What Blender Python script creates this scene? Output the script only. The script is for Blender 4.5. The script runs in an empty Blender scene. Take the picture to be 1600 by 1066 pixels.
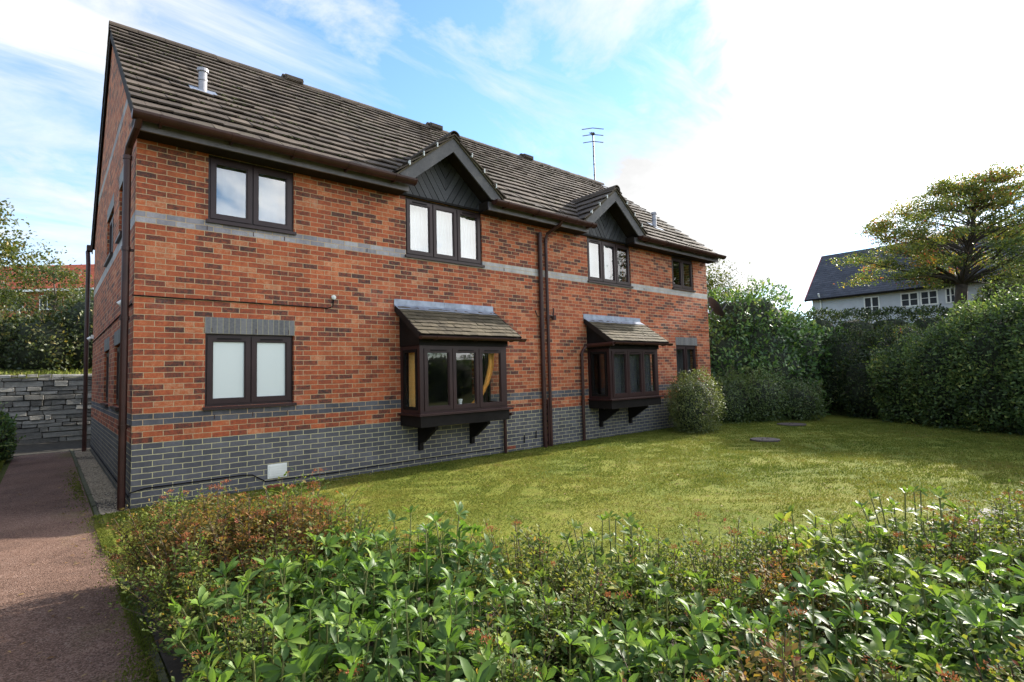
import bpy, bmesh, math, random
import numpy as np
from mathutils import Vector, Matrix
random.seed(7); np.random.seed(7)
R = math.radians
sc = bpy.context.scene
col = sc.collection

# ------------------------------------------------------------------ camera
cam = bpy.data.cameras.new('camera'); camo = bpy.data.objects.new('camera', cam); col.objects.link(camo)
cam.sensor_width = 36; cam.lens = 840.13/1600*36; cam.clip_start = .05; cam.clip_end = 2000
YAW, PIT, ROL = 0.71429, 0.06046, -0.02515
fw = Vector((math.sin(.714)*math.cos(.06), math.cos(.714)*math.cos(.06), math.sin(.06)))
fw = Vector((0.65382631, 0.75422832, 0.06042186)); rt = Vector((0.75636589, -0.6536657, -0.0251355)); up = Vector((-0.02053779, -0.06213528, 0.99785641))
CAM = Vector((-.827, -8.30, 1.595))
camo.matrix_world = Matrix(((rt.x, up.x, -fw.x, CAM.x), (rt.y, up.y, -fw.y, CAM.y), (rt.z, up.z, -fw.z, CAM.z), (0, 0, 0, 1)))
sc.camera = camo
sc.view_settings.view_transform = 'Standard'; sc.view_settings.look = 'None'
sc.view_settings.exposure = 1.40; sc.view_settings.gamma = 1

# ------------------------------------------------------------------ sun and sky
SKY_SEED, STREAK = 9.3, 90
SUN_EL, SUN_A = R(27), R(1.0)           # elevation; angle in front of the facade plane
sdir = Vector((math.cos(SUN_EL)*math.cos(SUN_A), -math.cos(SUN_EL)*math.sin(SUN_A), math.sin(SUN_EL)))
sl = bpy.data.lights.new('sun', 'SUN'); so = bpy.data.objects.new('sun', sl); col.objects.link(so)
sl.energy = 4.2; sl.angle = R(0.8); sl.color = (1, .93, .82)
so.rotation_euler = sdir.to_track_quat('Z', 'Y').to_euler(); so.location = (30, -5, 30)

class NT:
    def __init__(s, tree): s.t = tree; tree.nodes.clear()
    def n(s, kind, **kw):
        nd = s.t.nodes.new(kind)
        for k, v in kw.items():
            if k.startswith('i_'):
                key = k[2:]; key = int(key) if key.isdigit() else key.replace('_', ' ')
                nd.inputs[key].default_value = v
            else: setattr(nd, k, v)
        return nd
    def l(s, a, b): s.t.links.new(a, b)
    def math(s, op, a, b=None, c=None, clamp=False):
        nd = s.t.nodes.new('ShaderNodeMath'); nd.operation = op; nd.use_clamp = clamp
        for i, x in enumerate((a, b, c)):
            if x is None: continue
            if isinstance(x, (int, float)): nd.inputs[i].default_value = x
            else: s.l(x, nd.inputs[i])
        return nd.outputs[0]
    def mix(s, fac, a, b, mode='MIX'):
        nd = s.t.nodes.new('ShaderNodeMix'); nd.data_type = 'RGBA'; nd.blend_type = mode
        for x, k in ((fac, 0), (a, 6), (b, 7)):
            if isinstance(x, (int, float)): nd.inputs[k].default_value = x
            elif isinstance(x, tuple): nd.inputs[k].default_value = x if len(x) == 4 else (*x, 1)
            else: s.l(x, nd.inputs[k])
        return nd.outputs[2]
    def ramp(s, fac, stops, interp='LINEAR'):
        nd = s.t.nodes.new('ShaderNodeValToRGB'); cr = nd.color_ramp; cr.interpolation = interp
        while len(cr.elements) < len(stops): cr.elements.new(.5)
        for e, (p, c) in zip(cr.elements, stops):
            e.position = p
            e.color = (c, c, c, 1) if isinstance(c, (int, float)) else (*c, 1)
        s.l(fac, nd.inputs[0]); return nd.outputs[0]
    def noise(s, vec, scale, detail=4, rough=.55, dist=0, dim='3D'):
        nd = s.n('ShaderNodeTexNoise', noise_dimensions=dim); nd.inputs['Scale'].default_value = scale
        nd.inputs['Detail'].default_value = detail; nd.inputs['Roughness'].default_value = rough; nd.inputs['Distortion'].default_value = dist
        if vec is not None: s.l(vec, nd.inputs['Vector'])
        return nd.outputs[0]

w = bpy.data.worlds.new('World'); sc.world = w; w.use_nodes = True
T = NT(w.node_tree)
sky = T.n('ShaderNodeTexSky', sky_type='NISHITA', sun_disc=False, sun_elevation=SUN_EL, sun_rotation=R(90)+SUN_A, air_density=1.0, dust_density=.12, ozone_density=1.5)
tc = T.n('ShaderNodeTexCoord'); sep = T.n('ShaderNodeSeparateXYZ'); T.l(tc.outputs['Generated'], sep.inputs[0])
den = T.math('ADD', T.math('MAXIMUM', sep.outputs[2], 0.0), .30)
px_, py_ = T.math('DIVIDE', sep.outputs[0], den), T.math('DIVIDE', sep.outputs[1], den)
cmb = T.n('ShaderNodeCombineXYZ'); T.l(px_, cmb.inputs[0]); T.l(py_, cmb.inputs[1]); cmb.inputs[2].default_value = SKY_SEED
def dirdot(v):
    d = T.n('ShaderNodeVectorMath', operation='DOT_PRODUCT'); T.l(tc.outputs['Generated'], d.inputs[0]); d.inputs[1].default_value = Vector(v).normalized(); return d.outputs['Value']
def smap(x, a, b, c, d):
    m = T.n('ShaderNodeMapRange', interpolation_type='SMOOTHSTEP'); T.l(x, m.inputs[0])
    for k, v in ((1, a), (2, b), (3, c), (4, d)): m.inputs[k].default_value = v
    return m.outputs[0]
# heaped cloud: large banks broken into puffs; more of it towards the sun
big = T.noise(cmb.outputs[0], .8, 3, .5, .2); puff = T.noise(cmb.outputs[0], 2.6, 10, .6, .25)
heap = T.math('ADD', T.math('MULTIPLY', big, .5), T.math('MULTIPLY', puff, .5))
heap = T.math('ADD', heap, smap(dirdot((.93, -.12, .30)), .52, .98, -.005, .15))
heap = T.math('ADD', heap, smap(dirdot((.1, -.95, .3)), .0, .9, 0, .035))
mask1 = T.ramp(heap, [(.50, 0), (.545, .5), (.61, 1)])
# thin streaks, mostly away from the sun
mp = T.n('ShaderNodeMapping'); mp.inputs['Rotation'].default_value = (0, 0, R(STREAK)); mp.inputs['Scale'].default_value = (.55, 1.9, 1); T.l(cmb.outputs[0], mp.inputs[0])
n2 = T.noise(mp.outputs[0], 1.5, 9, .62, .8)
streak = T.math('ADD', n2, smap(dirdot((-.35, .9, .12)), .55, 1.0, 0, .11))
mask2 = T.ramp(streak, [(.46, 0), (.56, .35), (.70, .9)])
mask = T.math('MAXIMUM', mask1, mask2)
sunp = T.n('ShaderNodeVectorMath', operation='DOT_PRODUCT'); T.l(tc.outputs['Generated'], sunp.inputs[0]); sunp.inputs[1].default_value = sdir
fwd = T.math('POWER', T.math('MAXIMUM', sunp.outputs['Value'], 0), 34)
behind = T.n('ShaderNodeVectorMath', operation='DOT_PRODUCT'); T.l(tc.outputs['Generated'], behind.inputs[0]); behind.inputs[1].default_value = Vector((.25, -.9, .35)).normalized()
bank = T.math('POWER', T.math('MAXIMUM', behind.outputs['Value'], 0), 1.5)  # extra cloud brightness added behind the camera to light the facade
tex = T.ramp(T.noise(cmb.outputs[0], 2.3, 6, .6, .4), [(.3, .80), (.62, 1.08)])
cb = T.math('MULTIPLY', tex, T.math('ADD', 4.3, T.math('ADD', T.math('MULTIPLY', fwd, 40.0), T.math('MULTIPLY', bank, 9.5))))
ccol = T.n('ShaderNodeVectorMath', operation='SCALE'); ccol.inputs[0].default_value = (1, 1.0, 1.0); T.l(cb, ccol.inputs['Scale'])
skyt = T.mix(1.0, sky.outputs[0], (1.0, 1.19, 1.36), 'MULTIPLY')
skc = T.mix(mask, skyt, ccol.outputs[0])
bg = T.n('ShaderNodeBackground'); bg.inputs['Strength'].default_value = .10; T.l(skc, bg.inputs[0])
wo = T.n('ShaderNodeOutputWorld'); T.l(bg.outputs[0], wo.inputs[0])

# ------------------------------------------------------------------ material helpers
def mat(name):
    m = bpy.data.materials.new(name); m.use_nodes = True; t = NT(m.node_tree)
    out = t.n('ShaderNodeOutputMaterial'); return m, t, out
def principled(t, out, base, rough=.6, bump=None, bstr=.3, bdist=.01, spec=None, metal=0):
    p = t.n('ShaderNodeBsdfPrincipled')
    if isinstance(base, tuple): p.inputs['Base Color'].default_value = (*base, 1)
    else: t.l(base, p.inputs['Base Color'])
    if isinstance(rough, (int, float)): p.inputs['Roughness'].default_value = rough
    else: t.l(rough, p.inputs['Roughness'])
    p.inputs['Metallic'].default_value = metal
    if spec is not None: p.inputs['Specular IOR Level'].default_value = spec
    if bump is not None:
        b = t.n('ShaderNodeBump'); b.inputs['Strength'].default_value = bstr; b.inputs['Distance'].default_value = bdist
        t.l(bump, b.inputs['Height']); t.l(b.outputs[0], p.inputs['Normal'])
    t.l(p.outputs[0], out.inputs[0]); return p
def coord(t, which='Object'): return t.n('ShaderNodeTexCoord').outputs[which]
def attr(t, name='rnd'): return t.n('ShaderNodeAttribute', attribute_name=name).outputs['Fac']

def simple(name, c, rough=.5, var=.25, scale=6, bstr=.15, spec=None, metal=0):
    m, t, o = mat(name); oc = coord(t); n = t.noise(oc, scale, 6, .6)
    lo = tuple(x*(1-var) for x in c); hi = tuple(min(1, x*(1+var)) for x in c)
    principled(t, o, t.ramp(n, [(.3, lo), (.7, hi)]), rough, t.noise(oc, scale*9, 3), bstr, .003, spec, metal); return m

def brick_material(name, bands, gable=False):
    m, t, o = mat(name)
    uv = t.n('ShaderNodeUVMap').outputs[0]
    sp = t.n('ShaderNodeSeparateXYZ'); t.l(uv, sp.inputs[0])
    wob = t.noise(uv, 9, 3)
    jit = t.n('ShaderNodeVectorMath', operation='SCALE'); t.l(t.n('ShaderNodeTexNoise', i_Scale=14.0).outputs['Color'], jit.inputs[0])
    nz = t.n('ShaderNodeTexNoise', i_Scale=13.0, i_Detail=3.0); t.l(uv, nz.inputs[0])
    sb = t.n('ShaderNodeVectorMath', operation='SUBTRACT'); t.l(nz.outputs['Color'], sb.inputs[0]); sb.inputs[1].default_value = (.5, .5, .5)
    scl = t.n('ShaderNodeVectorMath', operation='SCALE'); t.l(sb.outputs[0], scl.inputs[0]); scl.inputs['Scale'].default_value = .012
    ad = t.n('ShaderNodeVectorMath', operation='ADD'); t.l(uv, ad.inputs[0]); t.l(scl.outputs[0], ad.inputs[1])
    def bt(vec):
        b = t.n('ShaderNodeTexBrick', offset=.5, offset_frequency=2, squash=1.0)
        for k, v in (('Scale', 1), ('Mortar Size', .0052), ('Mortar Smooth', .25), ('Bias', 0), ('Brick Width', .225), ('Row Height', .075)): b.inputs[k].default_value = v
        b.inputs['Color1'].default_value = (0, 0, 0, 1); b.inputs['Color2'].default_value = (1, 1, 1, 1); b.inputs['Mortar'].default_value = (.5, .5, .5, 1)
        t.l(vec, b.inputs['Vector']); return b
    b = bt(ad.outputs[0]); rnd = t.n('ShaderNodeSeparateColor'); t.l(b.outputs['Color'], rnd.inputs[0]); rv = rnd.outputs[0]
    fine = t.noise(uv, 60, 5, .65); big = t.noise(uv, .8, 4, .6); med = t.noise(uv, 7, 4, .6)
    smud = t.noise(uv, 17, 4, .7)
    rv2 = t.math('ADD', t.math('ADD', t.math('MULTIPLY', rv, .8), .1), t.math('ADD', t.math('MULTIPLY', t.math('SUBTRACT', fine, .5), .6), t.math('MULTIPLY', t.math('SUBTRACT', smud, .5), 1.05)))
    rv3 = t.math('ADD', rv2, t.math('MULTIPLY', t.math('SUBTRACT', big, .5), .35), clamp=True)
    red = t.ramp(rv3, [(.0, (.065, .034, .028)), (.13, (.13, .045, .03)), (.3, (.27, .064, .029)), (.52, (.42, .09, .032)), (.78, (.53, .138, .047)), (1, (.58, .26, .135))])
    blue = t.ramp(rv2, [(0, (.066, .065, .078)), (.5, (.10, .098, .115)), (1, (.15, .145, .16))])
    pale = t.ramp(rv2, [(0, (.22, .2, .22)), (.6, (.33, .30, .32)), (1, (.46, .43, .43))])
    z = sp.outputs[1]
    def band(z0, z1): return t.math('MULTIPLY', t.math('GREATER_THAN', z, z0), t.math('LESS_THAN', z, z1))
    c = t.mix(band(-9, .825), red, blue); c = t.mix(band(1.05, 1.2), c, blue)
    pale = t.mix(t.math('MULTIPLY', t.ramp(t.math('DIVIDE', sp.outputs[0], 14.0), [(.2, 0), (.5, .75)]), t.ramp(med, [(.3, .5), (.6, 1)])), pale, (.55, .52, .47)); c = t.mix(band(3.675, 3.825), c, pale); c = t.mix(band(5.7, 5.85), c, pale)
    smp = t.n('ShaderNodeMapping'); smp.inputs['Scale'].default_value = (2.2, .22, 1); t.l(uv, smp.inputs[0])
    strk = t.ramp(t.noise(smp.outputs[0], 1.6, 6, .7), [(.36, .74), (.6, 1.0)])
    grime = t.math('MULTIPLY', t.ramp(t.noise(uv, 1.7, 6, .65), [(.35, .78), (.65, 1.0)]), strk)
    c = t.mix(1.0, c, grime, 'MULTIPLY')
    bloom = t.math('MULTIPLY', t.ramp(t.noise(uv, .55, 5, .7), [(.56, 0), (.72, .32)]), t.ramp(t.noise(uv, 26, 4, .7), [(.4, 0), (.65, 1)]))
    c = t.mix(bloom, c, (.46, .40, .36))
    low = t.math('LESS_THAN', z, .825)
    mort = t.mix(low, t.ramp(fine, [(.3, (.36, .25, .14)), (.7, (.5, .37, .22))]), t.ramp(fine, [(.3, (.42, .37, .19)), (.7, (.58, .52, .31))]))
    fin = t.mix(b.outputs['Fac'], c, mort)
    # damp, mossy foot of the wall
    foot = t.n('ShaderNodeMapRange'); t.l(t.math('ADD', z, t.math('MULTIPLY', t.math('SUBTRACT', med, .5), .3)), foot.inputs[0])
    for k, v in ((1, -.05), (2, .12), (3, .55), (4, 0)): foot.inputs[k].default_value = v
    fin = t.mix(foot.outputs[0], fin, (.045, .05, .025))
    hgt = t.math('ADD', t.math('MULTIPLY', t.math('SUBTRACT', 1, b.outputs['Fac']), 1.0), t.math('MULTIPLY', fine, .35))
    hgt = t.math('ADD', hgt, t.math('MULTIPLY', rv, .25))
    ro = t.math('ADD', t.math('MULTIPLY', t.math('ADD', band(-9, .825), band(3.675, 3.825)), -.25), .85)
    principled(t, o, fin, ro, hgt, .55, .008); return m

M = {}
M['brick'] = brick_material('brick_wall_material', None)
def soldier():
    m, t, o = mat('soldier_course'); uv = t.n('ShaderNodeUVMap').outputs[0]
    b = t.n('ShaderNodeTexBrick', offset=0, offset_frequency=2)
    for k, v in (('Scale', 1), ('Mortar Size', .005), ('Mortar Smooth', .2), ('Brick Width', .075), ('Row Height', 1.0)): b.inputs[k].default_value = v
    b.inputs['Color1'].default_value = (.06, .062, .07, 1); b.inputs['Color2'].default_value = (.17, .165, .17, 1); b.inputs['Mortar'].default_value = (.34, .3, .17, 1)
    mpn = t.n('ShaderNodeMapping'); mpn.inputs['Location'].default_value = (.02, .3, 0); t.l(uv, mpn.inputs[0]); t.l(mpn.outputs[0], b.inputs['Vector'])
    n = t.noise(uv, 30, 4); c = t.mix(.35, b.outputs['Color'], t.ramp(n, [(.3, (.05, .05, .055)), (.7, (.22, .2, .19))]))
    principled(t, o, c, .6, t.math('SUBTRACT', 1, b.outputs['Fac']), .5, .006); return m
M['soldier'] = soldier()
def tiles(name, stops, lich=(.30, .27, .2)):
    m, t, o = mat(name); oc = coord(t); r = attr(t); n = t.noise(oc, 2.2, 6, .65); f = t.noise(oc, 38, 5, .7); g = t.noise(oc, 120, 3, .6)
    v = t.math('ADD', t.math('MULTIPLY', r, .26), t.math('MULTIPLY', n, .75), clamp=True)
    c = t.ramp(t.math('ADD', v, t.math('MULTIPLY', t.math('SUBTRACT', f, .5), .4), clamp=True), stops)
    c = t.mix(t.ramp(g, [(.66, 0), (.74, .55)]), c, lich)
    mm = t.math('MULTIPLY', t.ramp(t.noise(oc, 1.1, 5, .7), [(.55, 0), (.7, 1)]), t.ramp(f, [(.45, 0), (.6, .8)]))
    c = t.mix(mm, c, (.035, .045, .015))
    principled(t, o, c, .88, t.math('ADD', f, t.math('MULTIPLY', g, .5)), .5, .006, .3); return m
M['tile'] = tiles('concrete_roof_tiles', [(.2, (.028, .021, .016)), (.42, (.06, .045, .034)), (.62, (.094, .071, .053)), (.85, (.145, .11, .083))])
M['plain'] = tiles('small_mossy_tiles', [(.15, (.03, .024, .016)), (.45, (.072, .058, .036)), (.7, (.11, .088, .055)), (.95, (.155, .125, .08))], (.26, .26, .18))
M['darktile'] = tiles('dark_slate_roof', [(.1, (.032, .034, .042)), (.5, (.06, .063, .076)), (.9, (.1, .103, .12))], (.1, .1, .11))
M['redtile'] = tiles('red_roof_tiles', [(.1, (.24, .05, .025)), (.5, (.38, .085, .04)), (.9, (.48, .13, .06))], (.3, .12, .07))
M['upvc'] = simple('brown_plastic_frame', (.028, .0125, .0125), .38, .2, 3, .04, .3)
M['pipe'] = simple('brown_plastic_pipe', (.045, .017, .013), .4, .35, 4, .05, .3)
M['fascia'] = simple('weathered_grey_board', (.13, .115, .128), .6, .3, 3, .2)
M['soffit'] = simple('dark_soffit_board', (.022, .016, .014), .75, .3, 4, .1, .12)
M['blackwood'] = simple('black_stained_timber', (.011, .009, .0085), .6, .35, 4, .2, .12)
M['lead'] = simple('grey_lead_sheet', (.24, .27, .33), .42, .4, 5, .3, metal=.25)
M['white'] = simple('white_plastic', (.72, .72, .68), .45, .12, 4, .05)
M['terracotta'] = simple('terracotta', (.24, .06, .03), .8, .3, 20, .3)
M['cable'] = simple('black_cable_sheath', (.012, .011, .011), .95, .2, 5, .05, .1)
M['metal'] = simple('weathered_aluminium_rod', (.13, .12, .125), .5, .2, 5, .05)
M['flue'] = simple('pale_grey_flue_pipe', (.30, .29, .32), .4, .15, 6, .05)
M['iron'] = simple('rusty_iron_lid', (.06, .042, .036), .75, .4, 12, .4)
M['dish'] = simple('dark_grey_dish_paint', (.03, .033, .038), .85, .2, 5, .05)
M['netcloth'] = None
def boards():
    m, t, o = mat('weatherboard_paint'); oc = coord(t); r = attr(t)
    mpn = t.n('ShaderNodeMapping'); mpn.inputs['Rotation'].default_value = (0, R(45), 0); mpn.inputs['Scale'].default_value = (3, 3, 40); t.l(oc, mpn.inputs[0])
    n = t.noise(mpn.outputs[0], 1.5, 5, .6)
    v = t.math('ADD', t.math('MULTIPLY', r, .45), t.math('MULTIPLY', n, .55))
    principled(t, o, t.ramp(v, [(.2, (.022, .022, .024)), (.6, (.042, .042, .046)), (.9, (.08, .08, .086))]), .6, n, .25, .004); return m
M['boards'] = boards()
def barge():
    m, t, o = mat('weathered_bargeboard'); oc = coord(t)
    n = t.noise(oc, 5, 6, .65); f = t.noise(oc, 50, 4)
    principled(t, o, t.ramp(t.math('ADD', t.math('MULTIPLY', n, .7), t.math('MULTIPLY', f, .3)), [(.3, (.04, .038, .039)), (.55, (.075, .071, .07)), (.75, (.14, .125, .105))]), .65, f, .25, .004); return m
M['barge'] = barge()
def glass(name, tint=(.97, .99, .985), refl=.06):
    m, t, o = mat(name)
    g = t.n('ShaderNodeBsdfGlossy'); g.inputs['Roughness'].default_value = .02
    bmp = t.n('ShaderNodeBump'); bmp.inputs['Strength'].default_value = .02; bmp.inputs['Distance'].default_value = .02; t.l(t.noise(coord(t), 2.2, 2), bmp.inputs['Height']); t.l(bmp.outputs[0], g.inputs['Normal'])
    tr = t.n('ShaderNodeBsdfTransparent'); tr.inputs[0].default_value = (*tint, 1)
    fr = t.n('ShaderNodeFresnel'); fr.inputs[0].default_value = 1.6
    fac = t.math('ADD', t.math('MULTIPLY', fr.outputs[0], 1.3), refl, clamp=True)
    fac = t.math('MULTIPLY', fac, t.math('SUBTRACT', 1.0, t.n('ShaderNodeNewGeometry').outputs['Backfacing']))
    mx = t.n('ShaderNodeMixShader'); t.l(fac, mx.inputs[0]); t.l(tr.outputs[0], mx.inputs[1]); t.l(g.outputs[0], mx.inputs[2]); t.l(mx.outputs[0], o.inputs[0]); return m
M['glass'] = glass('window_glass'); M['glasshi'] = glass('coated_window_glass', refl=.21)
def cloth(name, c, alpha=1.0, trans=.4):
    m, t, o = mat(name); d = t.n('ShaderNodeBsdfDiffuse'); d.inputs[0].default_value = (*c, 1)
    tl = t.n('ShaderNodeBsdfTranslucent'); tl.inputs[0].default_value = (*c, 1)
    mx = t.n('ShaderNodeMixShader'); mx.inputs[0].default_value = trans; t.l(d.outputs[0], mx.inputs[1]); t.l(tl.outputs[0], mx.inputs[2])
    if alpha < 1:
        tr = t.n('ShaderNodeBsdfTransparent'); m2 = t.n('ShaderNodeMixShader'); m2.inputs[0].default_value = alpha
        t.l(tr.outputs[0], m2.inputs[1]); t.l(mx.outputs[0], m2.inputs[2]); t.l(m2.outputs[0], o.inputs[0])
    else: t.l(mx.outputs[0], o.inputs[0])
    return m
M['net'] = cloth('white_net_curtain', (.82, .86, .88), .97, .25); M['skytint'] = cloth('sky_reflection_net', (.36, .45, .55), 1, .2); M['yellow'] = cloth('golden_curtain', (.92, .55, .17), 1, .3)  # the blue-grey curtain holds the reflected sky's blue in its colour
M['greynet'] = cloth('dark_net_blind', (.10, .095, .10), 1, .2)
def frosted():
    m, t, o = mat('frosted_glass'); n = t.noise(coord(t), 90, 3)
    p = principled(t, o, (.62, .66, .64), .3, n, .15, .003); return m
M['frosted'] = frosted()
M['inner'] = simple('room_plaster', (.2, .19, .17), .9, .1, 2, .05)
M['wood'] = simple('bark_brown', (.06, .045, .033), .85, .4, 8, .6)
M['stem'] = simple('thin_brown_stems', (.075, .042, .03), .7, .4, 8, .2)
M['greenstem'] = simple('green_shoot_stems', (.12, .13, .035), .6, .3, 8, .1)
M['render'] = simple('white_painted_render', (.45, .47, .5), .8, .08, 3, .1)
M['redpaint'] = simple('red_painted_verge', (.4, .05, .05), .5, .2, 5, .05)
M['litterwhite'] = simple('white_litter', (.8, .8, .8), .5, .05, 5, .05)
def farbrick():
    m, t, o = mat('distant_orange_brick'); oc = coord(t); n = t.noise(oc, 4, 6, .7)
    principled(t, o, t.ramp(n, [(.3, (.26, .07, .03)), (.7, (.4, .13, .05))]), .85, t.noise(oc, 20, 3), .3, .01); return m
M['farbrick'] = farbrick()
def leaf(name, stops, rough=.4, trans=.3, spec=.5, tmul=1.5):
    m, t, o = mat(name); r = attr(t)
    c = t.ramp(r, stops)
    p = t.n('ShaderNodeBsdfPrincipled'); t.l(c, p.inputs['Base Color']); p.inputs['Roughness'].default_value = rough; p.inputs['Specular IOR Level'].default_value = spec
    tl = t.n('ShaderNodeBsdfTranslucent'); t.l(t.mix(1.0, c, (tmul*1.1, tmul*1.15, tmul*.6), 'MULTIPLY'), tl.inputs[0])
    mx = t.n('ShaderNodeMixShader'); mx.inputs[0].default_value = trans; t.l(p.outputs[0], mx.inputs[1]); t.l(tl.outputs[0], mx.inputs[2]); t.l(mx.outputs[0], o.inputs[0]); return m
M['laurel'] = leaf('laurel_leaf', [(0, (.028, .05, .017)), (.4, (.062, .125, .032)), (.75, (.12, .20, .05)), (1, (.27, .31, .085))], .38, .3, .4)
M['hedge'] = leaf('dense_hedge_leaf', [(0, (0.030, 0.041, 0.016)), (.3, (0.057, 0.089, 0.030)), (.6, (0.101, 0.155, 0.043)), (.85, (0.176, 0.230, 0.061)), (1, (0.351, 0.351, 0.101))], .5, .28, .3)
M['hedgedark'] = leaf('shaded_hedge_leaf', [(0, (0.013, 0.018, 0.007)), (.3, (0.025, 0.040, 0.013)), (.6, (0.045, 0.069, 0.019)), (.85, (0.078, 0.102, 0.027)), (1, (0.156, 0.156, 0.045))], .5, .28, .3)  # hedge leaf colours scaled down, shade put into the colour
M['hebe'] = leaf('hebe_leaf', [(0, (0.060, 0.078, 0.024)), (.5, (0.108, 0.132, 0.036)), (1, (0.204, 0.216, 0.060))], .5, .25)
M['lowbush'] = leaf('low_shrub_leaf', [(0, (0.051, 0.075, 0.023)), (.5, (0.094, 0.135, 0.038)), (1, (0.169, 0.220, 0.060))], .45, .25)
M['spirea'] = leaf('spirea_leaf', [(0, (.045, .075, .018)), (.35, (.09, .13, .027)), (.6, (.16, .185, .04)), (.82, (.23, .21, .045)), (.93, (.26, .15, .04)), (1, (.25, .075, .04))], .62, .35, .22)
M['spireared'] = leaf('spirea_russet_leaf', [(0, (.045, .05, .016)), (.3, (.10, .09, .025)), (.55, (.19, .13, .035)), (.8, (.24, .11, .04)), (1, (.24, .06, .035))], .62, .35, .22)
M['seed'] = leaf('rust_seed_heads', [(0, (.14, .05, .025)), (.5, (.28, .09, .04)), (1, (.38, .15, .07))], .8, .15, .2)
M['rhodo'] = leaf('broad_glossy_leaf', [(0, (.038, .075, .016)), (.45, (.075, .14, .027)), (.8, (.135, .215, .038)), (1, (.26, .34, .07))], .46, .35, .28)
M['skim'] = leaf('mid_green_leaf', [(0, (.045, .085, .018)), (.5, (.10, .155, .03)), (.85, (.175, .23, .045)), (1, (.29, .29, .06))], .48, .35, .28)
M['maple'] = leaf('autumn_tree_leaf', [(0, (0.048, 0.073, 0.023)), (.35, (0.098, 0.129, 0.033)), (.6, (0.179, 0.195, 0.045)), (.8, (0.324, 0.243, 0.048)), (.92, (0.389, 0.129, 0.048)), (1, (0.390, 0.065, 0.048))], .5, .4)
M['oak'] = leaf('green_gold_tree_leaf', [(0, (.03, .05, .015)), (.5, (.07, .085, .02)), (.8, (.13, .12, .025)), (1, (.24, .17, .03))], .5, .35)
M['scrub'] = leaf('scrub_leaf', [(0, (0.027, 0.043, 0.016)), (.5, (0.057, 0.078, 0.024)), (.85, (0.115, 0.121, 0.032)), (1, (0.270, 0.203, 0.047))], .5, .3)
M['moss'] = simple('dark_roof_moss', (.035, .037, .014), .95, .5, 9, .6, .1)
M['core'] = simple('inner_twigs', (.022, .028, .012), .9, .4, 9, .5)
def grassmat():
    m, t, o = mat('grass_blades'); r = attr(t); oc = coord(t); n = t.noise(oc, .55, 4, .6)
    v = t.math('ADD', t.math('ADD', t.math('MULTIPLY', r, .42), t.math('MULTIPLY', t.math('SUBTRACT', n, .36), 1.3)), t.math('MULTIPLY', t.math('SUBTRACT', t.noise(oc, 4.5, 4, .65), .4), .9), clamp=True)
    c = t.ramp(v, [(.03, (.06, .088, .016)), (.3, (.115, .148, .023)), (.6, (.175, .186, .032)), (.85, (.225, .2, .046)), (1, (.25, .175, .075))])
    p = t.n('ShaderNodeBsdfPrincipled'); t.l(c, p.inputs['Base Color']); p.inputs['Roughness'].default_value = .6; p.inputs['Specular IOR Level'].default_value = .2
    tl = t.n('ShaderNodeBsdfTranslucent'); t.l(c, tl.inputs[0]); mx = t.n('ShaderNodeMixShader'); mx.inputs[0].default_value = .35
    t.l(p.outputs[0], mx.inputs[1]); t.l(tl.outputs[0], mx.inputs[2]); t.l(mx.outputs[0], o.inputs[0]); return m
M['grass'] = grassmat()
def lawnmat():
    m, t, o = mat('mossy_lawn'); oc = coord(t)
    n = t.noise(oc, .6, 5, .62); f = t.noise(oc, 24, 5, .7); g = t.noise(oc, 5, 5, .65)
    v = t.math('ADD', t.math('MULTIPLY', n, .5), t.math('ADD', t.math('MULTIPLY', f, .3), t.math('MULTIPLY', g, .3)))
    c = t.ramp(v, [(.38, (.055, .078, .013)), (.5, (.115, .14, .02)), (.6, (.17, .178, .028)), (.72, (.21, .185, .048))])
    c = t.mix(t.ramp(t.noise(oc, 1.7, 5, .7), [(.5, 0), (.7, .3)]), c, (.06, .095, .016))
    bare = t.math('MULTIPLY', t.ramp(g, [(.52, 0), (.66, .7)]), t.ramp(f, [(.45, 0), (.6, 1)]))
    c = t.mix(bare, c, (.09, .06, .03))
    principled(t, o, c, .95, t.math('ADD', f, g), .8, .03, .1); return m
M['lawn'] = lawnmat()
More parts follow.
